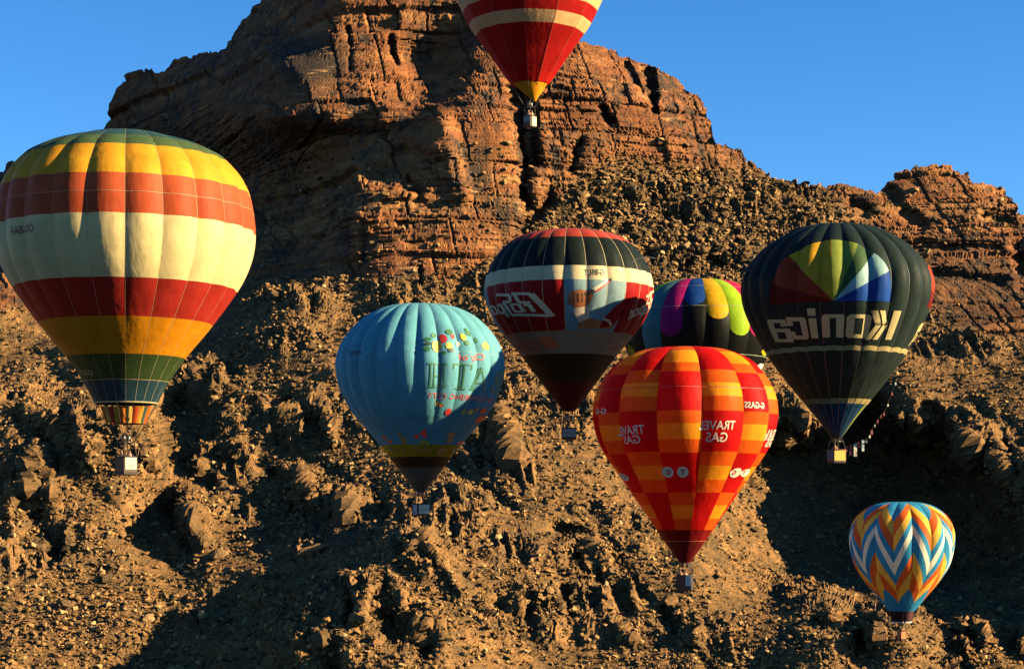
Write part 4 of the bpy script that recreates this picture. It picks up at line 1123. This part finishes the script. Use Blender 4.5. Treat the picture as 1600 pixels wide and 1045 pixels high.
# the fist: cuff, hand, fingers, racket grip, sleeve, and a ball
def blob3(pts, mt, name, off):
    xs = [p[0] for p in pts]; ys = [p[1] for p in pts]
    L, T_, Rr, Bt = min(xs), min(ys), max(xs), max(ys)
    B3.place(poly_bm([[((x_ - L) / (Rr - L), (Bt - y_) / (Bt - T_)) for x_, y_ in pts]]), mt, (L, Bt), (Rr, Bt), Bt - T_, name, off)
blob3([(903, 505), (918, 497), (930, 500), (955, 508), (954, 514), (905, 514)], M_BLK, 'sleeve_print', .04)
blob3([(893, 482), (916, 477), (921, 496), (904, 503)], plain('print_cuff', (206, 190, 166)), 'cuff_print', .05)
blob3([(889, 470), (888, 462), (892, 455), (906, 452), (918, 455), (925, 460), (922, 470), (916, 478), (898, 481), (894, 476)], M_BR, 'hand_print', .06)
for i in range(4):
    x_ = 897 + i * 6.2
    blob3([(x_, 472), (x_ - 1.4, 458), (x_ + .2, 457), (x_ + 1.4, 471)], M_BRD, 'finger_line', .075)
blob3([(888, 475), (887, 465), (893, 465), (897, 476)], M_BLK, 'knuckle_shade', .075)
blob3([(912, 458), (926, 451), (929, 455), (916, 463)], M_BLK, 'grip_end', .085)
blob3([(924, 451), (948, 436), (951, 439), (927, 456)], plain('print_grip_white', (222, 214, 190)), 'grip_print', .08)
blob3([(929, 455), (951, 438), (953, 440), (932, 456)], M_REDP, 'grip_stripe', .09)
blob3([(950, 437), (956, 434), (955, 438), (950, 441)], M_BLK, 'grip_tip', .09)
blob3([(936, 512), (938, 495), (948, 478), (960, 466), (968, 464), (966, 480), (955, 510)], rd, 'ball_print', .045)
blob3([(938, 496), (948, 499), (955, 508), (953, 510), (946, 502), (938, 499)], M_W, 'ball_seam', .06)
make_basket(B3, 1.4, 1.15, 1.1, R(5), (44, 34, 28), B3.T, 1.9, [('f', .02, .98, .2, .95, (188, 186, 176), ('PROSPORT', (96, 96, 92), .15, .85, .38, .62))])
rp_ = bmesh.new()
p0 = B3.surf(np.array([R(40)]), np.array([B3.t_front(414)]), .05); p1 = B3.surf(np.array([R(75)]), np.array([B3.t_front(400)]), 1.2)
a_, b_ = Vector([float(q[0]) for q in p0]), Vector([float(q[0]) for q in p1])
add_tube(rp_, [a_.lerp(b_, u) + Vector((0, 0, .5 * math.sin(u * math.pi))) for u in np.linspace(0, 1, 9)], .03, 5)
link('crown_line', mesh_bm('crown_line', rp_, True), B3.root, M_ROPE)

# ---------- 4 the red and orange chequered balloon
B4 = Balloon('red, orange and yellow chequered balloon in front of the others', 175, 1070,
    [(540, 0), (541, 36), (545, 60), (550, 76), (564, 102), (588, 122), (615, 136), (645, 141), (675, 137), (705, 126), (749, 97), (793, 67), (829, 43), (850, 29), (879, 8)],
    12, 6.5, (.085, -.012), 921, GB)
RED, ORG, YLW = [c(q, .8, k=1.25) for q in ((206, 22, 20), (236, 98, 24), (246, 158, 34))]
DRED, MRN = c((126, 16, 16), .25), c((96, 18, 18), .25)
def cells(seq, parity):
    ts = [0.0] + [B4.t_front(r) for r, _ in seq[:-1]] + [B4.T]
    for (r, mt), a, b in zip(seq, ts[:-1], ts[1:]):
        B4.ring(a, b, lambda i, mt=mt: mt if i % 2 == parity else None)
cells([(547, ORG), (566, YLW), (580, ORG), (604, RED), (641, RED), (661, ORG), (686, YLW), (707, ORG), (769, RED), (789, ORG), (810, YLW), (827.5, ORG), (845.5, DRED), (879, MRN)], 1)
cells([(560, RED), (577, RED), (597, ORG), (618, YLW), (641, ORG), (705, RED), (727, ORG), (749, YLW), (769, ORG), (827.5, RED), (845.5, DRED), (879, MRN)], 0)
B4.hoop(B4.t_front(604), plain('red_tape', (214, 60, 50)), .05)
B4.hoop(B4.t_front(845), plain('pale_red_tape', (200, 120, 90)), .06)
M_CR = plain('print_cream_white', (236, 222, 200))
def travel(L1, R1, h1, L2, R2, h2):
    B4.place(text_bm('TRAVEL', bold=.012), M_CR, L1, R1, h1); B4.place(text_bm('GAS', bold=.012), M_CR, L2, R2, h2)
travel((1092, 671), (1147, 671), 14, (1102, 690), (1135, 690), 15)
travel((966, 681), (1008, 677), 14, (977, 694), (1002, 692), 13)
travel((1193, 688), (1209, 688), 17, (1194, 698), (1206, 700), 14)
B4.place(text_bm('G-GASS', bold=.02), M_CR, (1163, 637), (1194, 639), 10)
B4.place(text_bm('G-GASS', bold=.02), M_CR, (932, 646), (948, 646), 8)
def roundel(px, py, rr, ch):
    B4.place(poly_bm([oval(.5, .5, .5, .5, 22)]), M_CR, (px - rr, py + rr), (px + rr, py + rr), 2 * rr, 'roundel', .035)
    B4.place(text_bm(ch, bold=.02), RED, (px - rr * .38, py + rr * .45), (px + rr * .38, py + rr * .45), rr * .95, 'lettering', .05)
for px, py, rr, ch in ((1045, 737, 8.6, 'G'), (1067, 737, 8.6, 'T'), (1145, 738, 7.6, 'G'), (1160, 738, 6.4, 'T'), (980, 745, 6.2, 'T'), (972, 743, 4, 'G')): roundel(px, py, rr, ch)
make_basket(B4, 1.35, 1.1, 1.3, R(-14), (40, 26, 26), B4.T, 2.1, [('f', .62, .98, .3, .98, (226, 226, 214), ('7\n4', (44, 44, 44), .25, .7, .12, .8))])

# ---------- 5 the dark balloon with the colour fan
B5 = Balloon('black balloon with a rainbow fan and wide cream lettering', 186, 1307,
    [(347, 0), (349, 42), (354, 58), (361, 73), (372, 93), (387, 113), (410, 133), (432, 144), (450, 147), (480, 143), (517, 128), (563, 102), (600, 74), (632, 48), (655, 29), (685, 7)],
    24, -4.8, (.058, -.006), 722, GB)
BK = c((36, 50, 48), .15); ST = c((200, 178, 122), .25); LOW = c((26, 70, 106), .3)
t5 = [0.0] + [B5.t_front(v) for v in (372, 420, 480, 539.6, 547, 585, 622, 630)] + [B5.T]
scal = lambda base: (lambda q: base - .10 * (1 - (2 * q - 1) ** 2) + .07)
for j, mt in enumerate([BK, BK, BK, BK, ST, BK, BK, ST, LOW]):
    lo = scal(t5[j]) if j in (4, 5) else t5[j]; hi = scal(t5[j + 1]) if j in (3, 4) else t5[j + 1]
    if j == 8: B5.ring(lo, hi, lambda i: c((150, 160, 60), .3) if i in (4, 16) else LOW)
    else: B5.ring(lo, hi, mt)
B5.tapes(M_TAPED, .05)
def fan(center, left, right, top, back=False):
    cxp, cyp = center
    pl, tl = B5.locate(left, cyp); pr, tr_ = B5.locate(right, cyp); pc, tc_ = B5.locate(cxp, cyp); _, tt2 = B5.locate(cxp, top)
    H = abs(tc_ - tt2)
    return pl, pr, pc, tc_, H
pl, pr, pc, tc_, Hf = fan((1303, 470), 1203, 1392, 375)
def fan_parts(pc, wl, wr, tc_, Hf):
    rim_ = lambda a: (pc + (wl if math.cos(a) < 0 else wr) * math.cos(a), tc_ - Hf * math.sin(a))
    segs = [(180, 162, (112, 26, 22)), (162, 134, (176, 60, 30)), (134, 93, (220, 164, 44)), (93, 64, (140, 152, 66)), (64, 46, (66, 92, 58)), (46, 26, (160, 200, 196)), (26, 0, (30, 76, 158))]
    pl_, pr_ = pc - wl, pc + wr
    for k, (a0, a1, col) in enumerate(segs):
        pts = [(pc, tc_)] + [rim_(R(a0 + (a1 - a0) * u)) for u in np.linspace(0, 1, 8)]
        poly = [((p - pl_) / (pr_ - pl_), (tc_ - t) / Hf) for p, t in pts]
        B5.wrap(poly_bm([poly]), c(col, .3), pl_, pr_, tc_, tc_ - Hf, 'fan_segment', .03)
fan_parts(pc, pc - pl, pr - pc, tc_, Hf)
fan_parts(pc + R(118), pc - pl, pr - pc, tc_, Hf)
M_KC = plain('print_khaki_cream', (206, 186, 128))
def block(letter):
    w = .24
    if letter == 'i': P = [[(.1, 0), (.9, 0), (.9, .68), (.1, .68)], [(.1, .76), (.9, .76), (.9, 1), (.1, 1)]]
    elif letter == 'o': P = [[(0, .1), (.12, 0), (.88, 0), (1, .1), (1, .16), (0, .16)], [(0, .84), (1, .84), (1, .9), (.88, 1), (.12, 1), (0, .9)], [(0, .16), (.32, .16), (.32, .84), (0, .84)], [(.68, .16), (1, .16), (1, .84), (.68, .84)]]
    elif letter == 'n': P = [[(0, 0), (.36, 0), (.36, .84), (0, .84)], [(.64, 0), (1, 0), (1, .84), (.64, .84)], [(0, .84), (1, .84), (.95, .95), (.85, 1), (0, 1)]]
    elif letter == 'c': P = [[(0, .1), (.12, 0), (1, 0), (1, .18), (0, .18)], [(0, .82), (1, .82), (1, 1), (.12, 1), (0, .9)], [(0, .18), (.36, .18), (.36, .82), (0, .82)], [(.7, .62), (1, .62), (1, .82), (.7, .82)], [(.7, .18), (1, .18), (1, .36), (.7, .36)]]
    elif letter == 'a': P = [[(0, 0), (1, 0), (1, .14), (0, .14)], [(0, .45), (.66, .45), (.66, .60), (0, .60)], [(.1, .85), (1, .85), (.9, 1), (.1, 1)], [(.66, .14), (1, .14), (1, .85), (.66, .85)], [(0, .14), (.30, .14), (.30, .45), (0, .45)], [(.05, .70), (.4, .70), (.4, .85), (.05, .85)]]
    elif letter == 'K': P = [[(0, 0), (.26, 0), (.26, 1), (0, 1)], [(.32, .5), (.54, 1), (.74, 1), (.50, .5)], [(.32, .5), (.50, .5), (.76, 0), (.56, 0)], [(.58, .5), (.80, 1), (1.0, 1), (.78, .5)][:4], [(.58, .5), (.78, .5), (1.02, 0), (.84, 0)]]
    return poly_bm(P, mirror=True)
def word(items):
    for ch, x0_, x1_, yb, h in items: B5.place(block(ch), M_KC, (x0_, yb), (x1_, yb), h)
word([('K', 1352, 1392, 530.5, 46), ('o', 1321, 1355.5, 528, 37), ('n', 1286, 1318, 527, 36), ('i', 1267, 1280.5, 528.5, 47), ('c', 1238, 1265, 530, 35), ('a', 1212, 1241, 534.5, 37)])
B5.place(poly_bm([[(.0, 0), (.42, 0), (.78, .9), (.62, 1), (.36, .75)], [(.62, .55), (.82, .75), (1, .8), (.85, .45)], [(.45, .05), (.6, .0), (.85, .3), (.7, .35)]]), M_KC, (1418, 541), (1444, 536), 34)
make_basket(B5, 1.4, 1.15, 1.15, R(28), (200, 146, 52), B5.T, 2.0, [('l', .05, .95, .25, 1.0, (128, 122, 136), None)], rim=(120, 84, 40))
# bunting from the basket up to the side of the envelope
bt = empty('bunting', (0, 0, 0)); bt.parent = B5.root
line = [(1319, 697), (1333, 694), (1345, 688), (1357, 683), (1364, 667), (1374, 652), (1384, 640), (1391, 620), (1397, 604), (1402, 590)]
L3 = []
for i, (u, v) in enumerate(line):
    dd = B5.Y - 1.2 - .10 * i
    L3.append(Vector(((u - CX) / F * dd - B5.x0, dd - B5.Y, (HY - v) / F * dd - B5.z0)))
rb = bmesh.new(); add_tube(rb, L3, .02, 5)
bpy.data.objects.remove(bt)
line_o = link('bunting_line', mesh_bm('bunting_line', rb, True), B5.root, M_ROPE)
FL = [(140, 22, 26), (120, 18, 24), (220, 212, 186), (140, 22, 26), (176, 194, 196), (40, 56, 70), (190, 186, 168), (120, 20, 26), (150, 150, 140), (140, 44, 30)]
fi = 0
for i in range(len(L3) - 1):
    for u in ((.3, .75) if i < 6 else (.5,)):
        p = L3[i].lerp(L3[i + 1], u)
        hgt = [.6, 1.0, 1.25, .5, 1.1, .45, .35, .5, .3, .35, .25, .35, .25, .35, .3, .3][fi]
        wd = [.18, .26, .32, .24, .24, .2, .16, .22, .14, .15, .14, .16, .14, .15, .14, .14][fi]
        fb_ = bmesh.new()
        n_ = 4
        rows_ = []
        for j in range(n_ + 1):
            z_ = -.02 - hgt * j / n_; sw = .05 * math.sin(j * 1.3 + fi)
            rows_.append([fb_.verts.new((p.x + dx, p.y + sw + dy, p.z + z_)) for dx, dy in ((-wd / 2, 0), (wd / 2, .04), (wd / 2, .055), (-wd / 2, .015))])
        for a_, b_ in zip(rows_[:-1], rows_[1:]):
            for q in range(4): fb_.faces.new((a_[q], a_[(q + 1) % 4], b_[(q + 1) % 4], b_[q]))
        fb_.faces.new(rows_[0]); fb_.faces.new(list(reversed(rows_[-1])))
        bmesh.ops.recalc_face_normals(fb_, faces=fb_.faces[:])
        link('flag', mesh_bm('flag', fb_), line_o, plain('flag_cloth', FL[fi % len(FL)]))
        fi += 1

# ---------- 6 the black balloon with rounded rainbow tongues, half hidden
B6 = Balloon('black balloon with rainbow tongues hanging from its crown, half hidden behind the others', 232, 1092,
    [(433, 0), (436, 36), (444, 64), (460, 89), (480, 107), (500, 116), (522, 118), (550, 111), (590, 89), (640, 55), (680, 30), (712, 14)],
    20, 0, (.035, -.006), 748, GB)
PAL = [(226, 170, 30), (160, 196, 40), (206, 34, 92), (206, 70, 40), (84, 130, 136), (150, 60, 150), (226, 170, 30), (160, 196, 40), (172, 30, 104), (30, 70, 140)]
ENDS = [498, 523, 524, 500, 560, 498, 523, 500, 524, 476]
BK6 = c((20, 22, 22), .15)
def tongue(tE, hw):
    return lambda q: tE - hw * (1 - np.sqrt(np.clip(1 - (2 * q - 1) ** 2, 0, 1)))
tb6 = B6.t_front(552); tb6b = B6.t_front(566); tb6c = B6.t_front(600)
for i in range(B6.N):
    k6 = {0: 0, 1: 1, 2: 2, 3: 3, 19: 9, 18: 8, 17: 4, 16: 7}.get(i, (i * 3) % 10)
    tE = B6.t_front(min(ENDS[k6], 545)); fn = tongue(tE, 1.25)
    me1 = B6.panel_mesh(0.0, fn); link('panel', me1, B6.root, c(PAL[k6], .38), rotz=i * B6.gw)
    me2 = B6.panel_mesh(fn, tb6); link('panel', me2, B6.root, c(PAL[k6], .3) if k6 == 4 else BK6, rotz=i * B6.gw)
B6.ring(tb6, tb6c, BK6)
B6.ring(tb6c, B6.T, lambda i: c((40, 74, 96), .3) if i % 2 else BK6)
for v in (446, 477): B6.hoop(B6.t_front(v), plain('pale_tape', (180, 180, 150)), .035)
B6.hoop(tb6, plain('pale_green_tape', (150, 170, 140)), .08)
leafy = [(.5, 1), (.75, .75), (.85, .45), (.7, .15), (.5, 0), (.3, .15), (.15, .45), (.25, .75)]
B6.place(poly_bm([leafy]), c((226, 190, 40), .35), (1183, 556), (1198, 557), 17, 'leaf_print')
B6.place(poly_bm([leafy]), c((206, 170, 40), .35), (982, 558), (998, 557), 20, 'leaf_print')
M_WH = plain('print_white_cloth', (236, 234, 224))
B6.place(poly_bm([oval(.25, .72, .27, .28, 12), oval(.62, .66, .25, .26, 12), [(.10, .1), (.86, .1), (.86, .62), (.10, .70)], [(.70, 0), (.95, 0), (.98, .36), (.70, .40)]]), M_WH, (1176, 584), (1199, 590), 18)
B6.place(poly_bm([[(.0, 0), (.45, 0), (.6, 1), (.15, 1)]]), M_WH, (1197, 588), (1204, 588), 22, 'stripe_print')
B6.place(poly_bm([[(.0, 0), (.9, .05), (1, 1), (.1, 1)]]), c((96, 156, 176), .3), (1200, 586), (1206, 586), 20, 'stripe_print')
make_basket(B6, 1.4, 1.15, 1.1, R(20), (92, 66, 40), B6.T, 2.0)

# ---------- 7 the zigzag balloon low on the right
B7 = Balloon('small blue, orange, yellow and white zigzag balloon low on the right', 270, 1409,
    [(783, 0), (784.5, 26), (791, 49), (806, 68), (822, 76.5), (839, 80), (860, 78), (882, 73), (900, 63), (916, 51), (934, 36), (948, 25), (954, 19.5)],
    16, 1.5, (.07, -.01), 999, GB)
def v2p(v): return 760 + v / 3.667
PK = [0] + [B7.t_front(v2p(v)) for v in (95, 128, 170, 215, 270, 375, 480, 585)]
VL = [0] + [B7.t_front(v2p(v)) for v in (200, 290, 375, 440, 510, 565, 612, 665)]
BL7, O7, Y7, W7 = [c(q, .8, k=1.4) for q in ((56, 146, 190), (228, 104, 44), (246, 190, 74), (248, 240, 210))]
for par in (0, 1):
    # par 0: peak on the left edge of the gore, falling to a valley on the right
    a_, b_ = (PK, VL) if par == 0 else (VL, PK)
    cols = [BL7, Y7, O7, BL7, W7, BL7, Y7, O7, BL7] if par == 0 else [BL7, O7, Y7, BL7, W7, BL7, O7, Y7, BL7]
    e_ = [(lambda q, j=j: a_[j] + (b_[j] - a_[j]) * q) for j in range(9)] + [lambda q: B7.T + 0 * q]
    for j in range(9):
        mt = cols[j]
        B7.ring(e_[j], e_[j + 1], lambda i, mt=mt, par=par: mt if i % 2 == par else None)
zb7, rb7 = float(B7.zz[-1]), float(B7.rr[-1])
skirt(B7, rb7 * .98, rb7 * .80, zb7 - .02, zb7 - 1.45, lambda i: c((40, 26, 32), .12) if i not in (1, 2) else c((96, 60, 64), .2), n_=16)
skirt(B7, rb7 * .80, rb7 * .79, zb7 - 1.45, zb7 - 1.62, lambda i: c((225, 225, 210), .3), 'skirt_hem', n_=16)
make_basket(B7, .95, .85, 1.2, R(30), (196, 100, 48), B7.T, 1.95)

# ---------- 8 the red and cream balloon cut by the top of the frame
B8 = Balloon('red and cream banded balloon cut off by the top of the picture', 200, 828,
    [(-182, 0), (-180, 40), (-173, 72), (-158, 98), (-140, 114), (-110, 130), (-75, 135), (-40, 129), (0, 115), (40, 96), (57, 85), (86, 63), (112, 45), (134, 29)],
    12, -5.4, (.012, -.03), 199, GB)
R8, C8 = c((164, 24, 22), .4, k=1.2), c((222, 178, 124), .4, k=1.2)
bands(B8, [(-140, R8), (-115, C8), (-88, R8), (-64, C8), (-36, R8), (-8, C8), (14.3, R8), (34.5, C8), (72, R8), (109.5, R8), (130, c((196, 30, 24), .3)), (134, R8)])
B8.tapes(plain('dark_red_tape', (196, 80, 60)), .035)
zb8, rb8 = float(B8.zz[-1]), float(B8.rr[-1])
def scoop(B, mat, tip_px, tip_py, dist):
    """the yellow scoop: a cloth cone from the front half of the mouth down to a point"""
    tipv = np.array([(tip_px - CX) / F * dist - B.x0, dist - B.Y, (HY - tip_py) / F * dist - B.z0])
    for i in range(10):
        a = np.linspace(R(-75) + R(150) * i / 10, R(-75) + R(150) * (i + 1) / 10, 4)
        top_ = np.stack([(rb8 * .97) * np.sin(a), -(rb8 * .97) * np.cos(a), np.full(4, zb8 + .02)], 1)
        w = np.linspace(0, .93, 6)[:, None, None]
        V = top_[None] * (1 - w) + tipv[None, None] * w
        V = V.reshape(-1, 3); idx = np.arange(24).reshape(6, 4)
        link('scoop_panel', mesh_np('scoop_panel', V, np.stack([idx[:-1, :-1], idx[1:, :-1], idx[1:, 1:], idx[:-1, 1:]], 2).reshape(-1, 4)), B.root, mat)
scoop(B8, c((226, 146, 26), .3), 836, 161, 199)
make_basket(B8, .98, .9, 1.1, R(48), (74, 50, 34), B8.T, 2.1, [('f', .30, .98, .08, .95, (236, 214, 168), None), ('l', .05, .95, .45, .98, (120, 128, 134), None)])
# ------------------------------------------------------------------ people
def person_mesh(raise_arm=False):
    """standing figure 1.74 m tall grown over a skeleton with a skin modifier; slots: skin, top, trousers, shoes"""
    V, E, Rd = [], [], []
    def add(p, r, parent=None):
        V.append(p); Rd.append(r)
        if parent is not None: E.append((parent, len(V) - 1))
        return len(V) - 1
    pel = add((0, 0, .93), (.15, .11)); wai = add((0, 0, 1.08), (.135, .10), pel); ch = add((0, -.01, 1.28), (.165, .115), wai); sh = add((0, .01, 1.42), (.12, .085), ch)
    nk = add((0, 0, 1.50), (.055, .055), sh); hd = add((0, -.015, 1.585), (.075, .085), nk); add((0, -.01, 1.685), (.07, .085), hd)
    for s in (-1, 1):
        hip = add((s * .10, 0, .86), (.09, .09), pel); kn = add((s * .11, -.02, .49), (.06, .06), hip); an = add((s * .115, .02, .09), (.042, .042), kn); add((s * .13, -.15, .035), (.045, .035), an)
        so = add((s * .19, .01, 1.40), (.062, .062), sh)
        if raise_arm and s > 0: el = add((s * .30, -.06, 1.58), (.045, .045), so); wr = add((s * .27, -.12, 1.82), (.032, .032), el); d_ = Vector((0, -.02, 1))
        else: el = add((s * .24, .02, 1.13), (.045, .045), so); wr = add((s * .22, -.14, .95), (.032, .032), el); d_ = Vector((0, -.55, -.8))
        d_.normalize()
        w = Vector(V[wr]); pa = add(tuple(w + d_ * .07), (.038, .022), wr)
        side = Vector((1, 0, 0))
        for k_, ln in ((-1.5, .065), (-.5, .08), (.5, .085), (1.5, .072)):
            b0 = add(tuple(w + d_ * .11 + side * k_ * .019), (.0095, .0095), pa); b1 = add(tuple(w + d_ * (.11 + ln * .55) + side * k_ * .021 + Vector((0, -.01, 0))), (.009, .009), b0); add(tuple(w + d_ * (.11 + ln) + side * k_ * .021 + Vector((0, -.03, 0))), (.008, .008), b1)
        t0 = add(tuple(w + d_ * .05 - side * s * .045), (.012, .012), pa); add(tuple(w + d_ * .095 - side * s * .065), (.010, .010), t0)
    me_ = bpy.data.meshes.new('t'); me_.from_pydata(V, E, [])
    o = bpy.data.objects.new('t', me_); COL.objects.link(o)
    o.modifiers.new('s', 'SKIN'); md = o.modifiers.new('u', 'SUBSURF'); md.levels = 1; md.render_levels = 1
    if not me_.skin_vertices:
        b = bmesh.new(); b.from_mesh(me_); b.verts.layers.skin.verify(); b.to_mesh(me_); b.free()
    sv = me_.skin_vertices[0].data
    for i, r_ in enumerate(Rd): sv[i].radius = r_; sv[i].use_root = (i == 0)
    dg = bpy.context.evaluated_depsgraph_get(); dg.update()
    res = bpy.data.meshes.new_from_object(o.evaluated_get(dg)); res.name = 'person'
    bpy.data.objects.remove(o)
    bm = bmesh.new(); bm.from_mesh(res)
    # face: nose, eye sockets, ears, mouth as small shifts and added features on the one body mesh
    def feat(c_, r_, slot):
        g = bmesh.ops.create_icosphere(bm, subdivisions=1, radius=1.0)
        for v in g['verts']: v.co = Vector((v.co.x * r_[0] + c_[0], v.co.y * r_[1] + c_[1], v.co.z * r_[2] + c_[2]))
        for f in {f for v in g['verts'] for f in v.link_faces}: f.material_index = slot
    for f in bm.faces:
        p = f.calc_center_median()
        arm = abs(p.x) > .185
        if p.z > 1.49 and not (raise_arm and p.x > .2 and p.z < 1.78): f.material_index = 0
        elif p.z < .10: f.material_index = 3
        elif arm and (p.z < .98 if not (raise_arm and p.x > 0) else p.z > 1.80): f.material_index = 0
        elif p.z < 1.0 and not arm: f.material_index = 2
        else: f.material_index = 1
        f.smooth = True
    feat((0, -.105, 1.595), (.012, .018, .022), 0); feat((-.03, -.092, 1.625), (.012, .01, .008), 3); feat((.03, -.092, 1.625), (.012, .01, .008), 3)
    feat((0, -.095, 1.555), (.022, .008, .006), 1); feat((-.078, 0, 1.60), (.01, .02, .028), 0); feat((.078, 0, 1.60), (.01, .02, .028), 0)
    bm.to_mesh(res); bm.free()
    res.materials.clear()
    for _ in range(4): res.materials.append(None)
    return res
def hair_mesh(cap=False):
    bm = bmesh.new()
    bmesh.ops.create_uvsphere(bm, u_segments=14, v_segments=9, radius=1)
    bmesh.ops.bisect_plane(bm, geom=bm.verts[:] + bm.edges[:] + bm.faces[:], plane_co=(0, -.1, .0), plane_no=(0, -.75, -.65), clear_outer=True)
    for v in bm.verts: v.co = Vector((v.co.x * .092, v.co.y * .105 - .005, v.co.z * .10 + 1.655))
    return mesh_bm('hair', bm, True)
PM, PMR, HM = person_mesh(), person_mesh(True), hair_mesh()
M_SKIN = plain('skin', (190, 132, 98), .5); M_SHOE = plain('shoe_leather', (30, 26, 24))
def person(loc, face, top, trs, hair, label, arm=False, s=1.0, group=None):
    o = bpy.data.objects.new('person', PMR if arm else PM); COL.objects.link(o)
    o.location = loc; o.rotation_euler = (0, 0, face); o.scale = (s, s, s)
    for i, mt in enumerate((M_SKIN, plain('shirt_cloth', top), plain('trouser_cloth', trs), M_SHOE)):
        o.material_slots[i].link = 'OBJECT'; o.material_slots[i].material = mt
    h = link('hair', HM, o, plain('hair', hair))
    tag(o, label, 'person', group)
    return o
def in_basket(B, yaw, x_, y_, **kw):
    p = Matrix.Rotation(yaw, 3, 'Z') @ Vector((x_, y_, 0))
    return person((B.x0 + p.x, B.Y + p.y, B.z0 + .06), **kw)
G_ = 'people riding in the baskets'
in_basket(B1, R(48), .25, -.12, face=.3, top=(232, 228, 220), trs=(40, 44, 60), hair=(40, 30, 22), label='person in a white shirt standing in the basket of the yellow, cream and red balloon', group=G_)
in_basket(B1, R(48), -.35, .05, face=-.5, top=(60, 84, 110), trs=(36, 36, 40), hair=(30, 24, 20), label='person in a blue jacket beside the one in white in the largest balloon', group=G_)
in_basket(B8, R(48), -.22, .0, face=-.3, top=(150, 84, 80), trs=(40, 40, 46), hair=(36, 28, 22), label='person in dull red on the left in the basket of the topmost balloon', group=G_)
in_basket(B8, R(48), .2, -.1, face=.4, top=(230, 224, 206), trs=(50, 50, 56), hair=(60, 44, 30), label='person in pale clothes on the right in the basket of the topmost balloon', group=G_)
in_basket(B4, R(-14), -.38, -.1, face=-.2, top=(52, 38, 58), trs=(36, 34, 40), hair=(170, 150, 120), label='fair haired person on the left in the basket of the chequered red and orange balloon', group=G_)
in_basket(B4, R(-14), .05, .1, face=.2, top=(40, 36, 40), trs=(36, 34, 40), hair=(60, 40, 26), label='dark haired person in the middle of the basket of the chequered red and orange balloon', group=G_)
in_basket(B5, R(28), -.35, -.2, face=-.2, top=(178, 54, 50), trs=(40, 40, 44), hair=(140, 40, 36), label='person in red in the yellow wicker basket of the black rainbow fan balloon', group=G_)
in_basket(B7, R(30), .05, -.05, face=.4, top=(236, 196, 40), trs=(40, 40, 44), hair=(230, 190, 40), label='person in yellow in the orange basket of the small zigzag balloon', group=G_)
p, nn = ground_at(1364, 953)
person((p.x, p.y, p.z - .05), -.4, (190, 30, 80), (150, 30, 50), (40, 26, 22), 'person in magenta standing on the stony ridge left of the zigzag balloon', arm=True)
